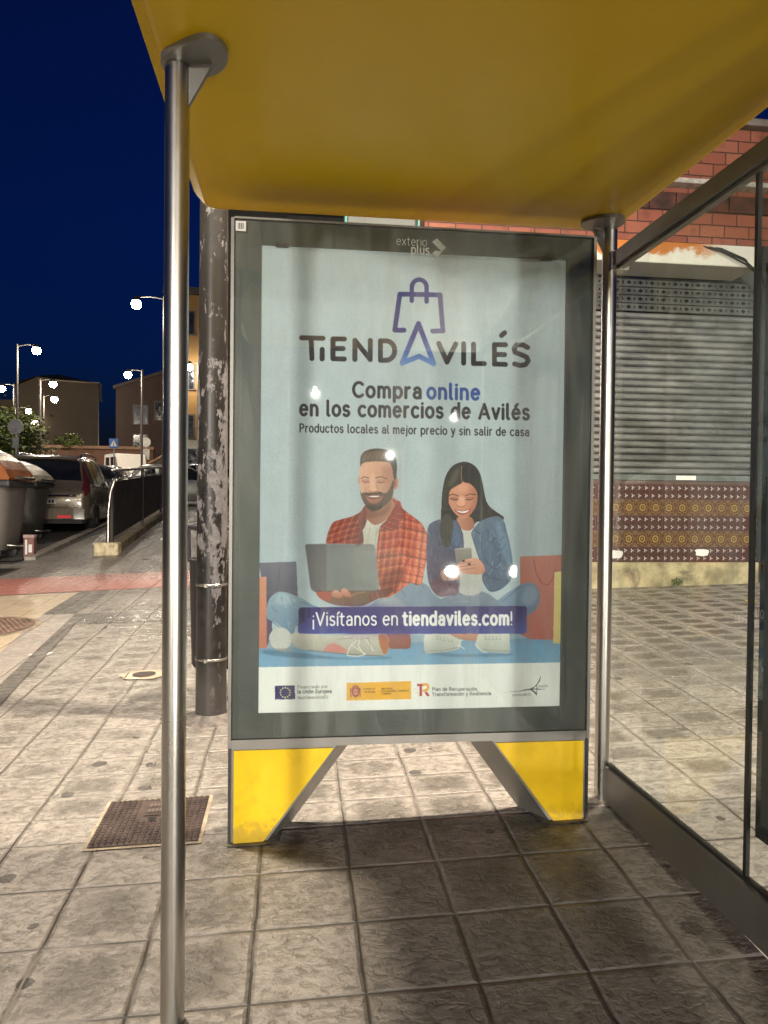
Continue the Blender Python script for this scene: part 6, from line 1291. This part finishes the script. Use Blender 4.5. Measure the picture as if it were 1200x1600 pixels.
ox, oy = -6.1, 36.0
t = thing('apartment_building', 'ochre rendered building seen between steel post and peeling column', 'building', (ox, oy, gz(ox, oy)), 0)
H = 9.6-gz(ox, oy); hb = 2.75-gz(ox, oy)
mb = MB(); mb.prism([(0, hb), (4.2, hb), (4.2, H), (0, H)], 'y', 0, 9); mb.build('wall', ochre, t)
mb = MB(); mb.prism([(0.02, -1), (4.18, -1), (4.18, hb-.001), (.02, hb-.001)], 'y', .05, 9); mb.build('ground_floor', mat('pale_render', (.48, .44, .37), .9, var=.1), t)
mb = MB(); mb.box((-.2, -.3, H+.001), (4.4, 9.2, H+.3)); mb.build('roof', bpy.data.materials['dark_roof'], t)
facade_windows(t, [(.95, H-1.3), (1.75, H-3.9), (.95, H-3.9), (.95, H-6.2), (1.75, H-6.2), (3.2, H-2.2), (3.2, H-4.6)], .62, 1.1, sill_m=mat('window_frame_dark', (.06, .05, .04), .7))
mb = MB(); mb.box((.85, -.04, .2), (1.55, -.005, 2.2)); mb.build('door', win_dark, t)
dgrey = mat('dark_render', (.07, .065, .055), .9, var=.15, scale=.5)
t = thing('apartment_building', 'dark building with balcony bars glimpsed over the advertising panel top', 'building', (-3.3, 34, gz(-3.3, 34)), 0)
mb = MB(); mb.box((0, 0, -1), (14, 12, 17.5)); mb.build('wall', dgrey, t)
mb = MB(); mb.box((-.3, -.3, 17.5), (14.3, 12.3, 17.9)); mb.build('roof', bpy.data.materials['dark_roof'], t)
for i in range(4):
    z = 3.2+i*3.05
    mb = MB(); mb.box((2.8, -1.1, z-.14), (6.8, -.001, z)); b_ = mb.build('balcony', mat('balcony_slab', (.11, .10, .09), .9) if i == 0 else bpy.data.materials['balcony_slab'], t)
    mb = MB(); mb.box((2.8, -1.1, z+.98), (6.8, -1.05, z+1.03)); mb.box((2.8, -1.1, z+.1), (6.8, -1.06, z+.14))
    for k in range(29): mb.box((2.82+k*.141, -1.09, z+.14), (2.85+k*.141, -1.06, z+.98))
    mb.build('bars', lamp_metal, b_)
facade_windows(t, [(x, z) for z in (4.6, 7.7, 10.8, 13.8) for x in (2.2, 4.0, 7.0, 9.5)], 1.1, 1.7, lit=())
# pale wall in front of the ochre building, low brick wall beyond the cars, stepped parapet
t = thing('low_wall', 'long low reddish brick wall beyond the parked cars', 'wall', (-18.5, 44.2, gz(-18.5, 44.2)), 0)
mb = MB(); mb.prism([(0, -.6), (10.2, -.4), (10.2, 2.72-gz(-18.5, 44.2)), (0, 2.68-gz(-18.5, 44.2))], 'y', 0, .3); mb.build('wall', brick_d if False else mat('low_brick', (.11, .055, .035), .9, var=.2, scale=2, bump=.4, bscale=12), t)
mb = MB(); mb.box((-.05, -.08, 2.73-gz(-18.5, 44.2)), (10.25, .38, 2.90-gz(-18.5, 44.2))); mb.build('coping', mat('brick_coping', (.20, .12, .075), .9, var=.2), t)
t = thing('parapet_wall', 'dark sloping parapet wall behind the railing with grass at its foot', 'wall', (-6.6, 39, gz(-6.6, 39)), 0)
mb = MB(); mb.prism([(-1.0, -.3), (2.5, -.3), (2.5, 3.6), (-.55, 1.55), (-1.0, 1.35)], 'y', 0, .3); mb.build('wall', mat('parapet_dark', (.06, .052, .04), .9, var=.3, scale=2), t)
mb = MB(); mb.tube([(-1.0, .1, 1.45), (-.55, .1, 1.68), (2.5, .1, 3.75)], .07, 6); mb.build('coping', bpy.data.materials['brick_coping'], t)
# ------------------------------------------------------------------ tree and bush
leaf_g = mat('leaf_green', (.085, .11, .018), .55, var=.35, scale=1.2); leaf_d = mat('leaf_dark', (.035, .05, .012), .6, var=.3, scale=1.2); bark = mat('bark', (.06, .045, .03), .9, bump=.5, bscale=20)
def crown(name, c, rx, ry, rz_, n, m, parent, size, seed, clumps=26):
    rs = random.Random(seed); cl = []
    for i in range(clumps):
        a = rs.uniform(0, 2*pi); e = rs.uniform(-.9, 1); r_ = rs.uniform(.35, 1)**.6; s_ = sqrt(max(0, 1-e*e)); cl.append((c[0]+rx*r_*s_*cos(a), c[1]+ry*r_*s_*sin(a), c[2]+rz_*r_*e, rs.uniform(.18, .42)))
    mb = MB()
    for i in range(n):
        q = rs.choice(cl); p = Vector((rs.gauss(q[0], q[3]*rx*.6), rs.gauss(q[1], q[3]*ry*.6), rs.gauss(q[2], q[3]*rz_*.55)))
        d = Vector((rs.gauss(0, 1), rs.gauss(0, 1), rs.gauss(0, .7)-.2)).normalized(); s_ = d.orthogonal().normalized()*size*rs.uniform(.25, .45); l = d*size*rs.uniform(.7, 1.3)
        mb.add([p, p+l*.5+s_, p+l, p+l*.5-s_], [(0, 1, 2, 3)], rs.randrange(2))
    return mb.build(name, m, parent, clean=False)
t = thing('tree', 'leafy green street tree lit by lamps at left edge above the containers', 'tree', G(-12.6, 33.2))
mb = MB(); mb.tube([(0, 0, -.1), (.03, 0, .8), (-.02, .03, 1.7), (.05, 0, 2.7)], [.14, .11, .09, .05], 10)
for i in range(7):
    a = i*2.4; mb.tube([(0, 0, 1.5+.1*i), (.5*cos(a), .5*sin(a), 2.2+.12*i), (1.1*cos(a), 1.1*sin(a), 2.7+.15*i)], [.05, .035, .012], 6)
mb.build('trunk', bark, t)
crown('crown', (-.1, 0, 2.62), 1.75, 1.6, 1.15, 5200, [leaf_g, leaf_d], t, .19, 5, 34)
t = thing('tree', 'dark tree crown at far left behind the street lamps', 'tree', G(-24.5, 58))
mb = MB(); mb.tube([(0, 0, -.1), (0, 0, 2), (.1, 0, 4.5)], [.2, .15, .08], 8); mb.build('trunk', bark, t)
crown('crown', (0, 0, 4.6), 2.4, 2.4, 2.2, 3600, [leaf_d, leaf_d], t, .3, 9, 30)
o = crown('bush', (0, 0, .45), .75, .5, .42, 1200, [leaf_d, leaf_g], None, .13, 11, 14); o.location = (-13.05, 44.35, 2.62); tag(o, 'small dark bush on top of the low brick wall under the beige gable', 'bush')
rs = random.Random(4)
mb = MB()
for i in range(900):
    x = rs.uniform(-7.2, -5.2); y = rs.uniform(37.2, 38.8); b = Vector((x, y, gz(x, y)-.02)); h = rs.uniform(.25, .75); a = rs.uniform(0, 6.28); mb.add([b+Vector((-.03, 0, 0)), b+Vector((.03, 0, 0)), b+Vector((cos(a)*.15, sin(a)*.15, h))], [(0, 1, 2)])
tag(mb.build('grass', leaf_g, clean=False), 'rough grass at the foot of the dark parapet wall', 'grass', kind='stuff')
# ------------------------------------------------------------------ signs
def sign_post(t, h, r=.03): mb = MB(); mb.tube([(0, 0, -.05), (0, 0, h)], r, 8); mb.build('pole', mat('galvanised', (.35, .34, .32), .5, .5) if 'galvanised' not in bpy.data.materials else bpy.data.materials['galvanised'], t)
sx, sy = -8.39, 35.29; t = thing('crossing_sign', 'square blue pedestrian crossing sign on post above the white van', 'road sign', G(sx, sy)); h = 2.44-gz(sx, sy)
sign_post(t, h+.2)
mb = MB(); mb.rbox((-.20, -.055, h-.22), (.20, -.035, h+.22), .008); pl_ = mb.build('sign_plate', mat('sign_blue', (.06, .14, .42), .4), t)
mb = MB(); mb.add([(-.15, -.057, h-.13), (.15, -.057, h-.13), (0, -.057, h+.16)], [(0, 1, 2)]); mb.build('white_triangle', paper, pl_)
mb = MB(); mb.tube([(0, -.059, h+.02), (0, -.059, h-.05)], .018, 6); mb.tube([(0, -.059, h-.05), (-.04, -.059, h-.12)], .012, 6); mb.tube([(0, -.059, h-.05), (.04, -.059, h-.12)], .012, 6); mb.ball((0, -.059, h+.05), .02, 8); mb.build('walking_figure', black_p, pl_)
sx, sy = -11.55, 31.45; t = thing('round_sign', 'grey back of a round road sign beside the tall lamp pole', 'road sign', G(sx+.35, sy-.3)); h = 2.75-gz(sx, sy)
sign_post(t, h+.2)
mb = MB(); mb.prism([(.30*cos(i*pi/14), h+.30*sin(i*pi/14)) for i in range(28)], 'y', -.062, -.04); mb.build('sign_disc', bpy.data.materials['galvanised'], t)
mb = MB(); mb.rbox((-.12, -.06, h-.85), (.12, -.04, h-.42), .006); mb.build('small_plate', bpy.data.materials['galvanised'], t)
sx, sy = -8.14, 41.3; t = thing('road_sign', 'small white road sign with dark post in front of the dark brick building', 'road sign', G(sx, sy)); h = 2.8-gz(sx, sy)
sign_post(t, h+.1)
mb = MB(); mb.prism([(.26*cos(i*pi/14), h+.15+.26*sin(i*pi/14)) for i in range(28)], 'y', -.062, -.04); mb.rbox((-.2, -.06, h-.8), (.2, -.04, h-.22), .006); mb.build('sign_plate', bpy.data.materials['galvanised'], t)
